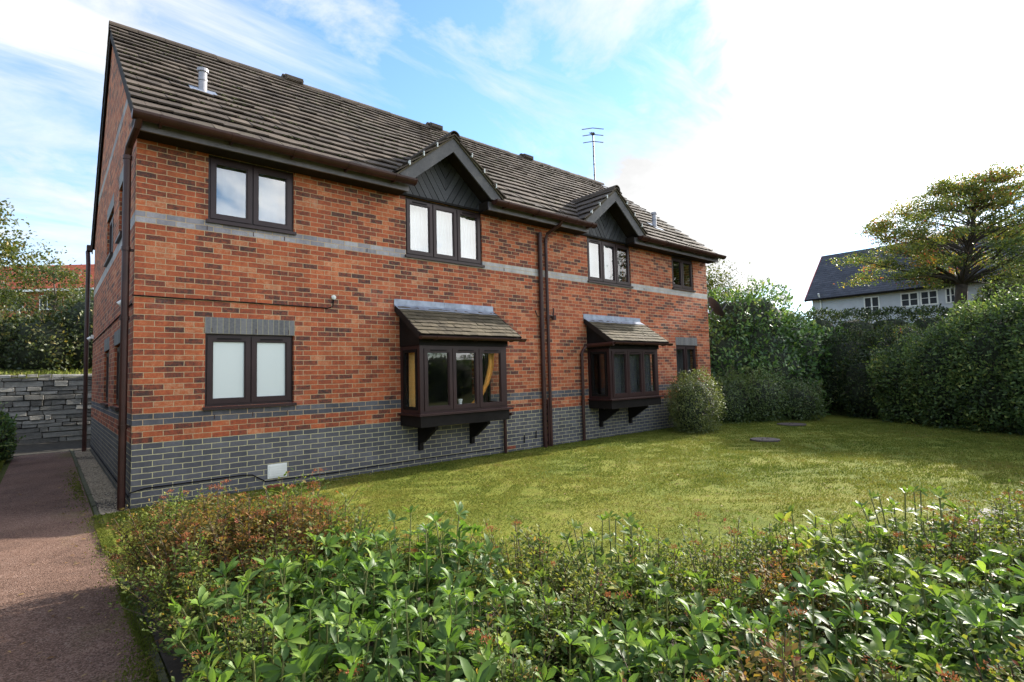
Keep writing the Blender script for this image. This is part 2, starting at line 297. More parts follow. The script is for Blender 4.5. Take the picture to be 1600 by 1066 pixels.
def pathmat():
    m, t, o = mat('red_brown_tarmac'); oc = coord(t)
    f = t.noise(oc, 150, 3, .7); vo = t.n('ShaderNodeTexVoronoi', i_Scale=130.0); t.l(oc, vo.inputs[0]); vc = t.n('ShaderNodeSeparateColor'); t.l(vo.outputs['Color'], vc.inputs[0])
    n = t.noise(oc, 1.1, 5, .6)
    c = t.ramp(t.math('ADD', t.math('MULTIPLY', vc.outputs[0], .7), t.math('MULTIPLY', n, .35)), [(.15, (.07, .037, .024)), (.5, (.175, .10, .07)), (.8, (.26, .16, .12)), (1, (.42, .33, .27))])
    sp = t.n('ShaderNodeSeparateXYZ'); t.l(oc, sp.inputs[0])
    damp = t.ramp(t.noise(oc, .7, 6, .7, .5), [(.4, .68), (.58, 1.0)]); c = t.mix(1.0, c, damp, 'MULTIPLY')
    # moss creeping in from the edging
    e = t.n('ShaderNodeMapRange'); t.l(t.math('ADD', sp.outputs[0], t.math('MULTIPLY', t.math('SUBTRACT', n, .5), .55)), e.inputs[0])
    for k, v in ((1, -.72), (2, -.30), (3, 0), (4, 1)): e.inputs[k].default_value = v
    yy = t.ramp(t.noise(oc, .9, 3, .5), [(.5, 0), (.62, 1)])
    ms = t.math('MULTIPLY', t.math('MULTIPLY', e.outputs[0], yy), t.ramp(t.noise(oc, 18, 5, .7), [(.38, 0), (.55, 1)]))
    c = t.mix(ms, c, t.ramp(f, [(.3, (.07, .07, .012)), (.7, (.17, .16, .03))]))
    principled(t, o, c, .9, t.math('ADD', vo.outputs['Distance'], f), .6, .006, .25); return m
M['path'] = pathmat()
M['yard'] = simple('mossy_shaded_paving', (.055, .05, .042), .95, .4, 6, .5, .1)  # mossy paving, its colour also darkened for the shade behind the house
M['soil'] = simple('dark_soil', (.035, .026, .018), .95, .5, 12, .8)
M['kerb'] = simple('mossy_concrete_edging', (.07, .068, .032), .9, .5, 14, .6)
def stonemat(name, stops):
    m, t, o = mat(name); oc = coord(t); r = attr(t); n = t.noise(oc, 9, 6, .7); b = t.noise(oc, 40, 5, .7)
    v = t.math('ADD', t.math('MULTIPLY', r, .5), t.math('MULTIPLY', n, .5)); c = t.ramp(v, stops)
    c = t.mix(t.ramp(t.noise(oc, 3.3, 5, .7), [(.55, 0), (.7, .6)]), c, (.06, .06, .03))
    principled(t, o, c, .9, t.math('ADD', n, t.math('MULTIPLY', b, .5)), .8, .02); return m
M['stone'] = stonemat('dark_walling_stone', [(.2, (.08, .074, .064)), (.5, (.20, .19, .165)), (.75, (.34, .32, .28)), (.95, (.5, .48, .42))])
M['gravel'] = stonemat('gravel_stones', [(.1, (.12, .095, .065)), (.5, (.27, .215, .15)), (.9, (.45, .38, .28))])
def groundmat():
    m, t, o = mat('rough_ground'); oc = coord(t); n = t.noise(oc, .5, 6, .65); f = t.noise(oc, 9, 5, .7)
    principled(t, o, t.ramp(t.math('ADD', t.math('MULTIPLY', n, .6), t.math('MULTIPLY', f, .4)), [(.3, (.045, .05, .016)), (.5, (.075, .085, .022)), (.7, (.14, .125, .045))]), .95, f, .8, .05, .1); return m
M['ground'] = groundmat()
M['litter'] = leaf('fallen_leaves', [(0, (.10, .05, .025)), (.5, (.22, .12, .045)), (1, (.36, .26, .12))], .7, .1, .2)

# ------------------------------------------------------------------ object helpers
def tag(o, label=None, cat=None, group=None, kind=None):
    for k, v in (('label', label), ('category', cat), ('group', group), ('kind', kind)):
        if v: o[k] = v
    return o
def empty(name, loc, label, cat, group=None, rz=0):
    o = bpy.data.objects.new(name, None); o.empty_display_size = .2; col.objects.link(o); o.location = loc; o.rotation_euler = (0, 0, rz)
    return tag(o, label, cat, group)
KIDS = {}
def dup(root, loc, rz=0, s=1.0, label=None, parent=None):
    r = root.copy(); col.objects.link(r); r.location = loc; r.rotation_euler = (0, 0, rz); r.scale = (s, s, s)
    if label: r['label'] = label
    if root.name not in KIDS: KIDS[root.name] = [c for c in bpy.data.objects if c.parent == root]
    for ch in KIDS[root.name]: c = ch.copy(); col.objects.link(c); c.parent = r
    return r

def clip(poly, a, b, c):
    """keep the part of a 2-D polygon where a*x+b*y+c >= 0"""
    out = []
    for i in range(len(poly)):
        p, q = poly[i], poly[(i+1) % len(poly)]
        dp, dq = a*p[0]+b*p[1]+c, a*q[0]+b*q[1]+c
        if dp >= 0: out.append(p)
        if (dp >= 0) != (dq >= 0):
            k = dp/(dp-dq); out.append((p[0]+k*(q[0]-p[0]), p[1]+k*(q[1]-p[1])))
    return out

class MB:
    def __init__(s): s.v = []; s.f = []; s.r = []
    def poly(s, pts, r=None):
        i = len(s.v); s.v += [tuple(p) for p in pts]; s.f.append(tuple(range(i, i+len(pts)))); s.r.append(random.random() if r is None else r)
    def box(s, x0, x1, y0, y1, z0, z1, r=None):
        r = random.random() if r is None else r
        i = len(s.v); s.v += [(x, y, z) for z in (z0, z1) for y in (y0, y1) for x in (x0, x1)]
        for q in ((0, 2, 3, 1), (4, 5, 7, 6), (0, 1, 5, 4), (2, 6, 7, 3), (0, 4, 6, 2), (1, 3, 7, 5)): s.f.append(tuple(i+k for k in q)); s.r.append(r)
    def prism(s, pts, vec, r=None):
        r = random.random() if r is None else r
        n = len(pts); i = len(s.v); vec = Vector(vec)
        s.v += [tuple(p) for p in pts] + [tuple(Vector(p)+vec) for p in pts]
        s.f.append(tuple(range(i, i+n))); s.f.append(tuple(range(i+2*n-1, i+n-1, -1))); s.r += [r, r]
        for k in range(n): s.f.append((i+k, i+n+k, i+n+(k+1) % n, i+(k+1) % n)); s.r.append(r)
    def tube(s, path, rad, n=8, caps=True, r=None, squash=1.0):
        r = random.random() if r is None else r
        path = [Vector(p) for p in path]; rad = rad if isinstance(rad, (list, tuple)) else [rad]*len(path)
        i0 = len(s.v); ref = None
        for k, p in enumerate(path):
            d = (path[min(k+1, len(path)-1)]-path[max(k-1, 0)])
            d = d.normalized() if d.length > 1e-9 else Vector((0, 0, 1))
            if ref is None: ref = Vector((1, 0, 0)) if abs(d.x) < .9 else Vector((0, 1, 0))
            a = (ref-d*ref.dot(d)).normalized(); b = d.cross(a); ref = a
            for j in range(n):
                t = 2*math.pi*j/n; s.v.append(tuple(p+a*(math.cos(t)*rad[k])+b*(math.sin(t)*rad[k]*squash)))
        for k in range(len(path)-1):
            for j in range(n):
                A = i0+k*n+j; B = i0+k*n+(j+1) % n; s.f.append((A, B, B+n, A+n)); s.r.append(r)
        if caps:
            s.f.append(tuple(i0+j for j in reversed(range(n)))); s.f.append(tuple(i0+(len(path)-1)*n+j for j in range(n))); s.r += [r, r]
    def build(s, name, m, parent=None, smooth=False, recalc=True, label=None, kind=None):
        me = bpy.data.meshes.new(name); me.from_pydata(s.v, [], s.f)
        if recalc:
            bm = bmesh.new(); bm.from_mesh(me); bmesh.ops.recalc_face_normals(bm, faces=bm.faces); bm.to_mesh(me); bm.free()
        me.materials.append(m)
        a = me.attributes.new('rnd', 'FLOAT', 'FACE'); a.data.foreach_set('value', np.array(s.r, dtype=np.float32))
        uv = me.uv_layers.new(name='UVMap'); nl = len(me.loops)
        co = np.empty(len(me.vertices)*3, np.float32); me.vertices.foreach_get('co', co); co = co.reshape(-1, 3)
        li = np.empty(nl, np.int32); me.loops.foreach_get('vertex_index', li)
        pn = np.empty(len(me.polygons)*3, np.float32); me.polygons.foreach_get('normal', pn); pn = np.abs(pn.reshape(-1, 3))
        lt = np.empty(len(me.polygons), np.int32); me.polygons.foreach_get('loop_total', lt); ln = np.repeat(pn, lt, axis=0); c = co[li]
        flat = ln[:, 2] > .8; sx = (ln[:, 0] > ln[:, 1])
        U = np.where(flat, c[:, 0], np.where(sx, c[:, 1], c[:, 0])); V = np.where(flat, c[:, 1], c[:, 2])
        uv.data.foreach_set('uv', np.stack([U, V], 1).astype(np.float32).ravel())
        if smooth: me.polygons.foreach_set('use_smooth', np.ones(len(me.polygons), bool))
        o = bpy.data.objects.new(name, me); col.objects.link(o); o.parent = parent
        if label: o['label'] = label
        if kind: o['kind'] = kind
        return o

# leaf templates: x across, y along, z up
def tmpl(kind):
    if kind == 'diamond': return np.array([(0, 0, 0), (-.28, .5, .07), (0, 1, -.04), (.28, .5, .07)]), [(0, 3, 2), (0, 2, 1)]
    if kind == 'oval': return np.array([(0, 0, 0), (-.2, .3, .05), (-.2, .68, .02), (0, 1, -.12), (.2, .68, .02), (.2, .3, .05), (0, .35, -.01), (0, .7, -.04)]), [(0, 6, 1), (1, 6, 7, 2), (2, 7, 3), (0, 5, 6), (5, 4, 7, 6), (4, 3, 7)]
    if kind == 'long': return np.array([(0, 0, 0), (-.09, .2, .02), (-.185, .5, .055), (-.15, .78, .0), (0, 1, -.14), (.15, .78, .0), (.185, .5, .055), (.09, .2, .02), (0, .22, 0), (0, .5, .012), (0, .78, -.045)]), \
        [(0, 8, 1), (1, 8, 9, 2), (2, 9, 10, 3), (3, 10, 4), (0, 7, 8), (7, 6, 9, 8), (6, 5, 10, 9), (5, 4, 10)]
TM = {k: tmpl(k) for k in ('diamond', 'oval', 'long')}
def leaves(name, P, axis, nrm, size, rnd, kind, m, parent=None, smooth=True):
    P = np.asarray(P, float); axis = np.asarray(axis, float); nrm = np.asarray(nrm, float); size = np.asarray(size, float); n = len(P)
    axis = axis/np.maximum(np.linalg.norm(axis, axis=1, keepdims=True), 1e-9)
    sd = np.cross(axis, nrm); sd /= np.maximum(np.linalg.norm(sd, axis=1, keepdims=True), 1e-9); nr = np.cross(sd, axis)
    tv, tf = TM[kind]; k = len(tv)
    V = P[:, None, :] + size[:, None, None]*(sd[:, None, :]*tv[None, :, 0, None] + axis[:, None, :]*tv[None, :, 1, None] + nr[:, None, :]*tv[None, :, 2, None])
    V = V.reshape(-1, 3).astype(np.float32)
    tot = np.array([len(f) for f in tf], np.int32); fl = np.concatenate([np.array(f) for f in tf]).astype(np.int32)
    L = (np.arange(n, dtype=np.int32)[:, None]*k + fl[None]).ravel(); LT = np.tile(tot, n); LS = np.concatenate([[0], np.cumsum(LT)[:-1]]).astype(np.int32)
    me = bpy.data.meshes.new(name); me.vertices.add(len(V)); me.vertices.foreach_set('co', V.ravel())
    me.loops.add(len(L)); me.loops.foreach_set('vertex_index', L); me.polygons.add(len(LT)); me.polygons.foreach_set('loop_start', LS); me.polygons.foreach_set('loop_total', LT)
    me.update(calc_edges=True); me.validate()
    a = me.attributes.new('rnd', 'FLOAT', 'FACE'); a.data.foreach_set('value', np.repeat(np.clip(rnd, 0, 1), len(tf)).astype(np.float32))
    if smooth: me.polygons.foreach_set('use_smooth', np.ones(len(me.polygons), bool))
    me.materials.append(m); o = bpy.data.objects.new(name, me); col.objects.link(o); o.parent = parent; return o
def wob(D, seed, f=3.0, k=6):
    rs = np.random.RandomState(seed); out = np.zeros(len(D))
    for i in range(k):
        q = rs.normal(size=3)*f*(1+i*.45); out += np.sin(D@q+rs.uniform(0, 6.3))/(1+i*.35)
    return out/2.2

# ------------------------------------------------------------------ the brick house
house = empty('brick_house', (0, 0, 0), 'two storey red brick house with brown tiled roof, blue brick plinth and two bay windows', 'house')
L, D, TOP, RIDGE_Y = 14.2, 8.0, 4.86, 4.0
SL = .786; TH = math.atan(SL)
def zroof(y): return 4.97+(min(y, 8-y)+.35)*SL
def mbox(mb, mp, u0, u1, d0, d1, z0, z1):
    if mp == 'F': mb.box(u0, u1, d0, d1, z0, z1)
    elif mp == 'G': mb.box(d0, d1, u0, u1, z0, z1)
def wall_grid(mp, u0, u1, z0, z1, holes, th=.28, extra=None):
    mb = MB(); us = sorted({u0, u1, *[h[0] for h in holes], *[h[1] for h in holes]}); zs = sorted({z0, z1, *[h[2] for h in holes], *[h[3] for h in holes]})
    P = (lambda u, d, z: (u, d, z)) if mp == 'F' else (lambda u, d, z: (d, u, z))
    for a, b in zip(us, us[1:]):
        for c, d in zip(zs, zs[1:]):
            um, zm = (a+b)/2, (c+d)/2
            if any(h[0] < um < h[1] and h[2] < zm < h[3] for h in holes): continue
            for dd in (0, th): mb.poly([P(a, dd, c), P(b, dd, c), P(b, dd, d), P(a, dd, d)], .5)
    for h in holes:
        a, b, c, d = h
        for (p, q) in (((a, c), (b, c)), ((b, c), (b, d)), ((b, d), (a, d)), ((a, d), (a, c))): mb.poly([P(p[0], 0, p[1]), P(q[0], 0, q[1]), P(q[0], th, q[1]), P(p[0], th, p[1])], .5)
    for f in extra or []: mb.poly([P(*p) for p in f], .5)
    return mb
BX = (3.80, 8.68); BW = 1.86
WF = {'u1': (.83, 2.0, 3.84, 4.77), 'u2': (3.94, 5.65, 3.74, 4.79), 'u3': (8.79, 10.46, 3.74, 4.79), 'u4': (12.35, 13.47, 3.88, 4.77),
      'l1': (.81, 2.0, 1.245, 2.25), 'l4': (12.39, 13.5, 1.27, 2.27)}
holes = list(WF.values())+[(x+.12, x+BW-.12, 1.0, 2.08) for x in BX]
wall_grid('F', 0, L, -.4, TOP, holes).build('wall', M['brick'], house, recalc=False)
GW = [(1.62, 2.5, 1.24, 2.2), (3.45, 4.5, 1.24, 2.2), (1.45, 2.15, 3.86, 4.68), (3.1, 4.4, 3.86, 4.68)]
gtri = [[(0, .0, TOP), (D, .0, TOP), (D, 0, zroof(0)-.05), (4, 0, zroof(4)-.05), (0, 0, zroof(0)-.05)]]
gtri = [[(p[0], p[1], p[2]) for p in f] for f in gtri]
wall_grid('G', 0.0, D, -.4, TOP, GW, extra=gtri).build('wall', M['brick'], house, recalc=False)
mb = MB(); mb.poly([(L, 0, -.4), (L, D, -.4), (L, D, TOP), (L, D, zroof(0)-.05), (L, 4, zroof(4)-.05), (L, 0, zroof(0)-.05), (L, 0, TOP)], .5); mb.build('wall', M['brick'], house, recalc=False)
mb = MB(); mb.poly([(0, D, -.4), (L, D, -.4), (L, D, TOP), (0, D, TOP)], .5); mb.build('wall', M['brick'], house, recalc=False)
# rooms behind the glass
mb = MB()
mb.box(.29, L-.05, .29, 3.6, 2.5, 2.62); mb.box(.29, L-.05, .29, 3.6, 4.80, 4.84); mb.box(.29, L-.05, .29, 3.6, -.1, .1); mb.box(.29, L-.05, 3.6, 3.7, -.1, 4.84)
for x in (2.9, 7.2, 11.5): mb.box(x, x+.1, .29, 3.6, .1, 4.8)
mb.build('room_partition', M['inner'], house)

# roof: every tile a thin tilted slab, clipped where the gablets cut in
APX = (4.67, 9.33); AZ = 5.93; GS = .815
def tile_field(mb, x0, x1, length, gauge, width, P, thick=.024, lift=.044, clipf=None, over=.05, jit=1.0):
    n = int(math.ceil(length/gauge)); row = 0
    for i in range(n):
        s0 = i*gauge; s1 = min(s0+gauge+over, length); x = x0-(width*.5 if i % 2 else 0)
        while x < x1-1e-4:
            a, b = max(x, x0)+.0025, min(x+width, x1)-.0025; x += width
            if b-a < .02: continue
            r = random.random(); ja = random.gauss(0, .003)*jit; jb = random.gauss(0, .003)*jit; js = random.gauss(0, .004)*jit
            pol = [(a, s0+js), (b, s0+js), (b, s1), (a, s1)]
            if clipf: pol = clipf(pol)
            if len(pol) < 3: continue
            pts = []
            for (u, s) in pol:
                k = (s-s0)/(gauge+over); h = lift*(1-k)+.004+(ja if u < (a+b)/2 else jb)*(1-k)
                pts.append(P(u, s, h))
            nrm = (Vector(P(0, 0, 1))-Vector(P(0, 0, 0)))
            mb.prism(pts, -nrm*thick, r)
cs, sn = math.cos(TH), math.sin(TH); Y0 = -.40; Z0 = 4.97+(Y0+.35)*SL; SLEN = (4-Y0)/cs
def PF(u, s, h):
    h += .011*math.sin(u*.8+s*.9)+.006*math.sin(u*2.3-s*1.7)
    return (u, Y0+s*cs-h*sn, Z0+s*sn+h*cs)
def PR(u, s, h): x, y, z = PF(u, s, h); return (x, 8-y, z)
def gclip(pol):
    for ax in APX:
        xs = [p[0] for p in pol]; cx = sum(xs)/len(xs)
        if abs(cx-ax) > 1.6: continue
        q = [(p[0], Y0+p[1]*cs) for p in pol]; k = 4.97+.35*SL-AZ+.035
        sg = -1 if cx < ax else 1
        q = clip(q, sg*GS, SL, k-sg*GS*ax)
        pol = [(p[0], (p[1]-Y0)/cs) for p in q]
        if len(pol) < 3: return []
    return pol
mb = MB(); tile_field(mb, -.07, 14.36, SLEN, .325, .3, PF, clipf=gclip, jit=1.9); tile_field(mb, -.07, 14.36, SLEN, .325, .3, PR)
roof = mb.build('roof', M['tile'], house)
mb = MB()
for (a, b) in ((-.05, 3.72), (5.66, 8.38), (10.32, 14.33)): mb.prism([PF(a, .02, -.02), PF(b, .02, -.02), PF(b, .42/cs, -.02), PF(a, .42/cs, -.02)], (0, .012, -.02))
mb.prism([PF(-.05, .42/cs, -.02), PF(14.33, .42/cs, -.02), PF(14.33, SLEN, -.02), PF(-.05, SLEN, -.02)], (0, .012, -.02))
mb.prism([PR(-.05, .02, -.02), PR(14.33, .02, -.02), PR(14.33, SLEN, -.02), PR(-.05, SLEN, -.02)], (0, -.012, -.02))
mb.build('roof_deck', M['soffit'], roof)
def half_round(mb, path0, path1, r, n=8, th=.015):
    a, b = Vector(path0), Vector(path1); d = (b-a).normalized(); sd = d.cross(Vector((0, 0, 1))).normalized(); upv = sd.cross(d)
    pts = [a+sd*math.cos(math.pi*k/n)*r+upv*math.sin(math.pi*k/n)*r for k in range(n+1)]+[a+sd*math.cos(math.pi*k/n)*(r-th)+upv*math.sin(math.pi*k/n)*(r-th) for k in reversed(range(n+1))]
    vec = b-a; i = len(mb.v); N = len(pts); rr = random.random()
    mb.v += [tuple(p) for p in pts]+[tuple(p+vec) for p in pts]
    for k in range(N): mb.f.append((i+k, i+(k+1) % N, i+N+(k+1) % N, i+N+k)); mb.r.append(rr)
    for base in (0, N):
        for k in range(n): mb.f.append((i+base+k, i+base+k+1, i+base+N-2-k, i+base+N-1-k)); mb.r.append(rr)
mb = MB(); RZ = zroof(4)
for k in range(32):
    x = -.07+k*.451; j = random.gauss(0, .003)
    half_round(mb, (x+.004, 4, RZ-.055+j), (x+.449, 4, RZ-.05+j), .125)
mb.build('ridge', M['tile'], roof)
for x in (3.33, 7.17, 10.62):
    mb = MB(); mb.prism([(x-.2, 3.86, RZ+.0), (x+.2, 3.86, RZ+.0), (x+.2, 4.14, RZ+.0), (x-.2, 4.14, RZ+.0)], (0, 0, .12)); mb.box(x-.17, x+.17, 3.84, 4.16, RZ+.02, RZ+.10); mb.tube([(x-.23, 4, RZ+.10), (x+.23, 4, RZ+.10)], .085, 8, squash=.7)
    mb.build('ridge_vent', M['terracotta'] if False else M['tile'], roof)
mb = MB()
for _ in range(3200):
    u, k = random.uniform(0, 14.2), int(random.uniform(0, 17)); 
    if abs(math.sin(u*1.3+k)+math.sin(u*.37-k*.8)) < .5: continue
    a = Vector(PF(u, k*.325+random.uniform(-.01, .03), .035)); q = random.uniform(.008, .026); i = len(mb.v); y_ = a.y
    if any(abs(u-ax) < 1.25 and zroof(y_) < AZ-GS*abs(u-ax)+.1 for ax in APX): continue
    for j in range(5): mb.v.append((a.x+math.cos(j*1.257)*q*random.uniform(.7, 1.8), a.y+math.sin(j*1.257)*q*.8, a.z+math.sin(j*1.257)*q*.6-.005))
    mb.v.append((a.x, a.y-.004, a.z+q*.8))
    for j in range(5): mb.f.append((i+j, i+(j+1) % 5, i+5)); mb.r.append(.5)
mb.build('moss', M['moss'], roof, recalc=False, kind='stuff')
# verge boards under the tile ends
for x in (-.045, 14.31):
    for P in (PF, PR): mb = MB(); mb.prism([P(x, .0, -.045), P(x, SLEN, -.045), P(x, SLEN, -.19), P(x, .0, -.19)], (.02, 0, 0)); mb.build('verge_board', M['soffit'], house)
# dormer gablets
for gi, ax in enumerate(APX):
    gb = MB(); gl = 1.17/math.cos(math.atan(GS)); gth = math.atan(GS)
    FZ = AZ-GS*1.17
    for sgn in (-1, 1):
        def PG(u, s, h, sgn=sgn): return (ax+sgn*(1.17-s*math.cos(gth)+h*math.sin(gth)), u, FZ+s*math.sin(gth)+h*math.cos(gth))
        tile_field(gb, -.53, .95, gl, .325, .3, PG)
    g = gb.build('gablet', M['darktile'] if False else M['tile'], house)
    mb = MB()
    for k in range(4):
        y = -.54+k*.37; half_round(mb, (ax, y+.003, AZ-.045), (ax, min(y+.365, 1.0), AZ-.04), .115)
    mb.build('gablet_ridge', M['tile'], g)
    for sgn in (-1, 1):
        bb = MB(); pol = [(0, AZ-.05), (1.10, AZ-.05-GS*1.10), (1.03, 4.925), (.86, 4.925), (0, 5.63)]
        bb.prism([(ax+sgn*p[0], -.475, p[1]) for p in pol], (0, .03, 0)); bb.build('bargeboard', M['barge'], g)
        sb = MB(); sb.prism([(ax, -.445, AZ-.12), (ax+sgn*1.02, -.445, AZ-.12-GS*1.02), (ax+sgn*1.02, .02, AZ-.12-GS*1.02), (ax, .02, AZ-.12)], (0, 0, -.02)); sb.build('soffit', M['soffit'], g)
        # mortar bed and clips along the verge
        vb = MB(); vb.prism([(ax+sgn*p[0], -.50, p[1]) for p in ((0, AZ-.012), (1.165, AZ-.012-GS*1.165), (1.165, AZ-.047-GS*1.165), (0, AZ-.047))], (0, .05, 0)); vb.build('verge_bed', M['plain'], g)
        for q in (.38, .66, .94): cb_ = MB(); cb_.box(ax+sgn*q-.006, ax+sgn*q+.006, -.545, -.49, AZ-GS*q-.02, AZ-GS*q+.06); cb_.build('verge_clip', M['white'], g)
    # chevron boards
    seam = ax+.11; bd = MB(); wd = .118
    tri = [(ax-1.06, 4.835), (ax+1.06, 4.835), (ax+1.06, 4.90), (ax, AZ-.13), (ax-1.06, 4.90)]
    ca, sa = math.cos(R(58)), math.sin(R(58))
    for side in (-1, 1):
        nx, nz = (sa, ca) if side < 0 else (-sa, ca)      # across-board direction
        base = clip(tri, -side*-1.0, 0, side*-1.0*seam) if False else (clip(tri, -1, 0, seam) if side < 0 else clip(tri, 1, 0, -seam))
        for k in range(-24, 24):
            off = k*wd; px0, pz0 = seam, 4.835
            p = clip(base, nx, nz, -(nx*px0+nz*pz0)-off-.006); p = clip(p, -nx, -nz, (nx*px0+nz*pz0)+off+wd-.006) if len(p) > 2 else []
            if len(p) < 3: continue
            y = -.032-.006*random.random(); bd.prism([(q[0], y, q[1]) for q in p], (0, .03, 0))
    bd.build('weatherboards', M['boards'], g)
    mb = MB(); mb.prism([(p[0], -.006, p[1]) for p in tri], (0, .03, 0)); mb.build('backing_panel', M['blackwood'], g)
    mb = MB(); mb.box(ax-.87, ax+.98, -.05, .0, 4.795, 4.833); mb.build('head_trim', M['blackwood'], g)
# eaves
GUT = ((-.10, 3.86), (5.60, 8.52), (10.26, 14.40)); FAS = ((-.06, 3.81), (5.57, 8.47), (10.23, 14.33))
def gutter(name, x0, x1, y, z, r, joints, parent, m):
    mb = MB()
    def prof(a, b, rr, th=.008):
        n = 10; pts = [(a, y+math.cos(math.pi+math.pi*k/n)*rr, z+math.sin(math.pi+math.pi*k/n)*rr) for k in range(n+1)]+[(a, y+math.cos(math.pi+math.pi*k/n)*(rr-th), z+math.sin(math.pi+math.pi*k/n)*(rr-th)+.0) for k in reversed(range(n+1))]
        i = len(mb.v); N = len(pts); q = random.random(); mb.v += pts+[(b, p[1], p[2]) for p in pts]
        for k in range(N): mb.f.append((i+k, i+(k+1) % N, i+N+(k+1) % N, i+N+k)); mb.r.append(q)
        for base in (0, N):
            for k in range(n): mb.f.append((i+base+k, i+base+k+1, i+base+N-2-k, i+base+N-1-k)); mb.r.append(q)
    prof(x0, x1, r)
    for j in joints: prof(j-.05, j+.05, r+.006, .006)
    for a in (x0, x1):   # stop ends
        pts = [(a, y+math.cos(math.pi+math.pi*k/10)*(r+.004), z+math.sin(math.pi+math.pi*k/10)*(r+.004)) for k in range(11)]; mb.prism(pts, (.02 if a == x0 else -.02, 0, 0))
    x = x0+.3
    while x < x1-.1: prof(x-.015, x+.015, r+.009, .009); mb.box(x-.015, x+.015, y, y+r+.02, z-r-.012, z-.01); x += .82
    return mb.build(name, m, parent, smooth=False)
for i, (a, b) in enumerate(GUT): gutter('gutter', a, b, -.475, 4.925, .092, [x for x in (1.9, 7.9, 12.3) if a < x < b], house, M['pipe'])
for (a, b) in FAS:
    mb = MB(); mb.box(a, b, -.345, -.31, 4.76, 4.92); mb.build('fascia', M['fascia'], house)
    mb = MB(); mb.box(a+.004, b-.004, -.308, -.004, 4.772, 4.785); mb.box(a, a+.02, -.308, -.004, 4.802, 4.95); mb.box(b-.02, b, -.308, -.004, 4.802, 4.95); mb.build('soffit', M['soffit'], house)

# windows
def casement(win, mp, u0, u1, z0, z1, d, gm, vent=False):
    c = MB(); wv = .062
    mbox(c, mp, u0, u0+wv, d, d+.06, z0, z1); mbox(c, mp, u1-wv, u1, d, d+.06, z0, z1)
    mbox(c, mp, u0+wv, u1-wv, d+.001, d+.059, z0, z0+wv); mbox(c, mp, u0+wv, u1-wv, d+.001, d+.059, z1-wv, z1)
    # sloped glazing bead, a step in from the sash face
    b = .014; q = wv
    mbox(c, mp, u0+q, u0+q+b, d+.012, d+.05, z0+q, z1-q); mbox(c, mp, u1-q-b, u1-q, d+.012, d+.05, z0+q, z1-q)
    mbox(c, mp, u0+q+b, u1-q-b, d+.012, d+.05, z0+q, z0+q+b); mbox(c, mp, u0+q+b, u1-q-b, d+.012, d+.05, z1-q-b, z1-q)
    c.build('casement', M['upvc'], win)
    p = MB(); mbox(p, mp, u0+wv+.004, u1-wv-.004, d+.03, d+.036, z0+wv+.004, z1-wv-.004); p.build('pane', gm, win)
    if vent: v = MB(); mbox(v, mp, u0+.12, u1-.12, d-.012, d-.0005, z1-.04, z1-.024); v.build('trickle_vent', M['blackwood'], win)
def window(mp, u0, u1, z0, z1, gms, parent=house, rec=.035, sill=True, vents=()):
    f = MB(); e = .042
    mbox(f, mp, u0, u0+e, rec, rec+.08, z0, z1); mbox(f, mp, u1-e, u1, rec, rec+.08, z0, z1)
    mbox(f, mp, u0+e, u1-e, rec+.001, rec+.079, z0, z0+e); mbox(f, mp, u0+e, u1-e, rec+.001, rec+.079, z1-e, z1)
    n = len(gms); wd = (u1-u0-2*e)/n
    for k in range(1, n): mbox(f, mp, u0+e+k*wd-.016, u0+e+k*wd+.016, rec+.002, rec+.078, z0+e, z1-e)
    win = f.build('window', M['upvc'], parent)
    for k, gm in enumerate(gms):
        a = u0+e+k*wd+(.010 if k else -.008); b = u0+e+(k+1)*wd-(.010 if k < n-1 else -.008)
        casement(win, mp, a, b, z0+e-.008, z1-e+.008, rec-.018, gm, k in vents)
    if sill: s = MB(); mbox(s, mp, u0-.025, u1+.025, -.045, rec+.02, z0-.045, z0-.003); s.build('sill', M['upvc'], win)
    return win
G, GH = M['glass'], M['glasshi']
window('F', *WF['u1'], [GH, GH]); window('F', *WF['u2'], [GH]*3, vents=(0, 2)); window('F', *WF['u3'], [GH, GH, G], vents=(0,)); window('F', *WF['u4'], [G, G])
window('F', *WF['l1'], [M['frosted']]*2, rec=.06, vents=(0, 1)); window('F', *WF['l4'], [G, G], rec=.06)
for h in GW: window('G', *h, [G, G] if h[1]-h[0] > .75 else [G], rec=.05)
for (a, b, z) in ((.80, 2.01, 2.252), (12.38, 13.51, 2.272)): mb = MB(); mb.box(a, b, -.004, .05, z, z+.225); mb.build('soldier_lintel', M['soldier'], house)
for h in GW: mb = MB(); mb.box(-.004, .05, h[0]-.02, h[1]+.02, h[3]+.002, h[3]+.225); mb.build('soldier_lintel', M['soldier'], house)
for (x, z) in ((.82, 3.69), (1.42, 3.69), (1.86, 3.69), (.89, 2.27), (1.46, 2.27), (1.92, 2.27), (.93, 1.075), (1.42, 1.075), (1.9, 1.075), (3.2, 3.69), (6.2, 3.69), (11.0, 3.69)): mb = MB(); mb.box(x-.005, x+.005, -.006, .02, z, z+.06); mb.build('weep_vent', M['pipe'], house)

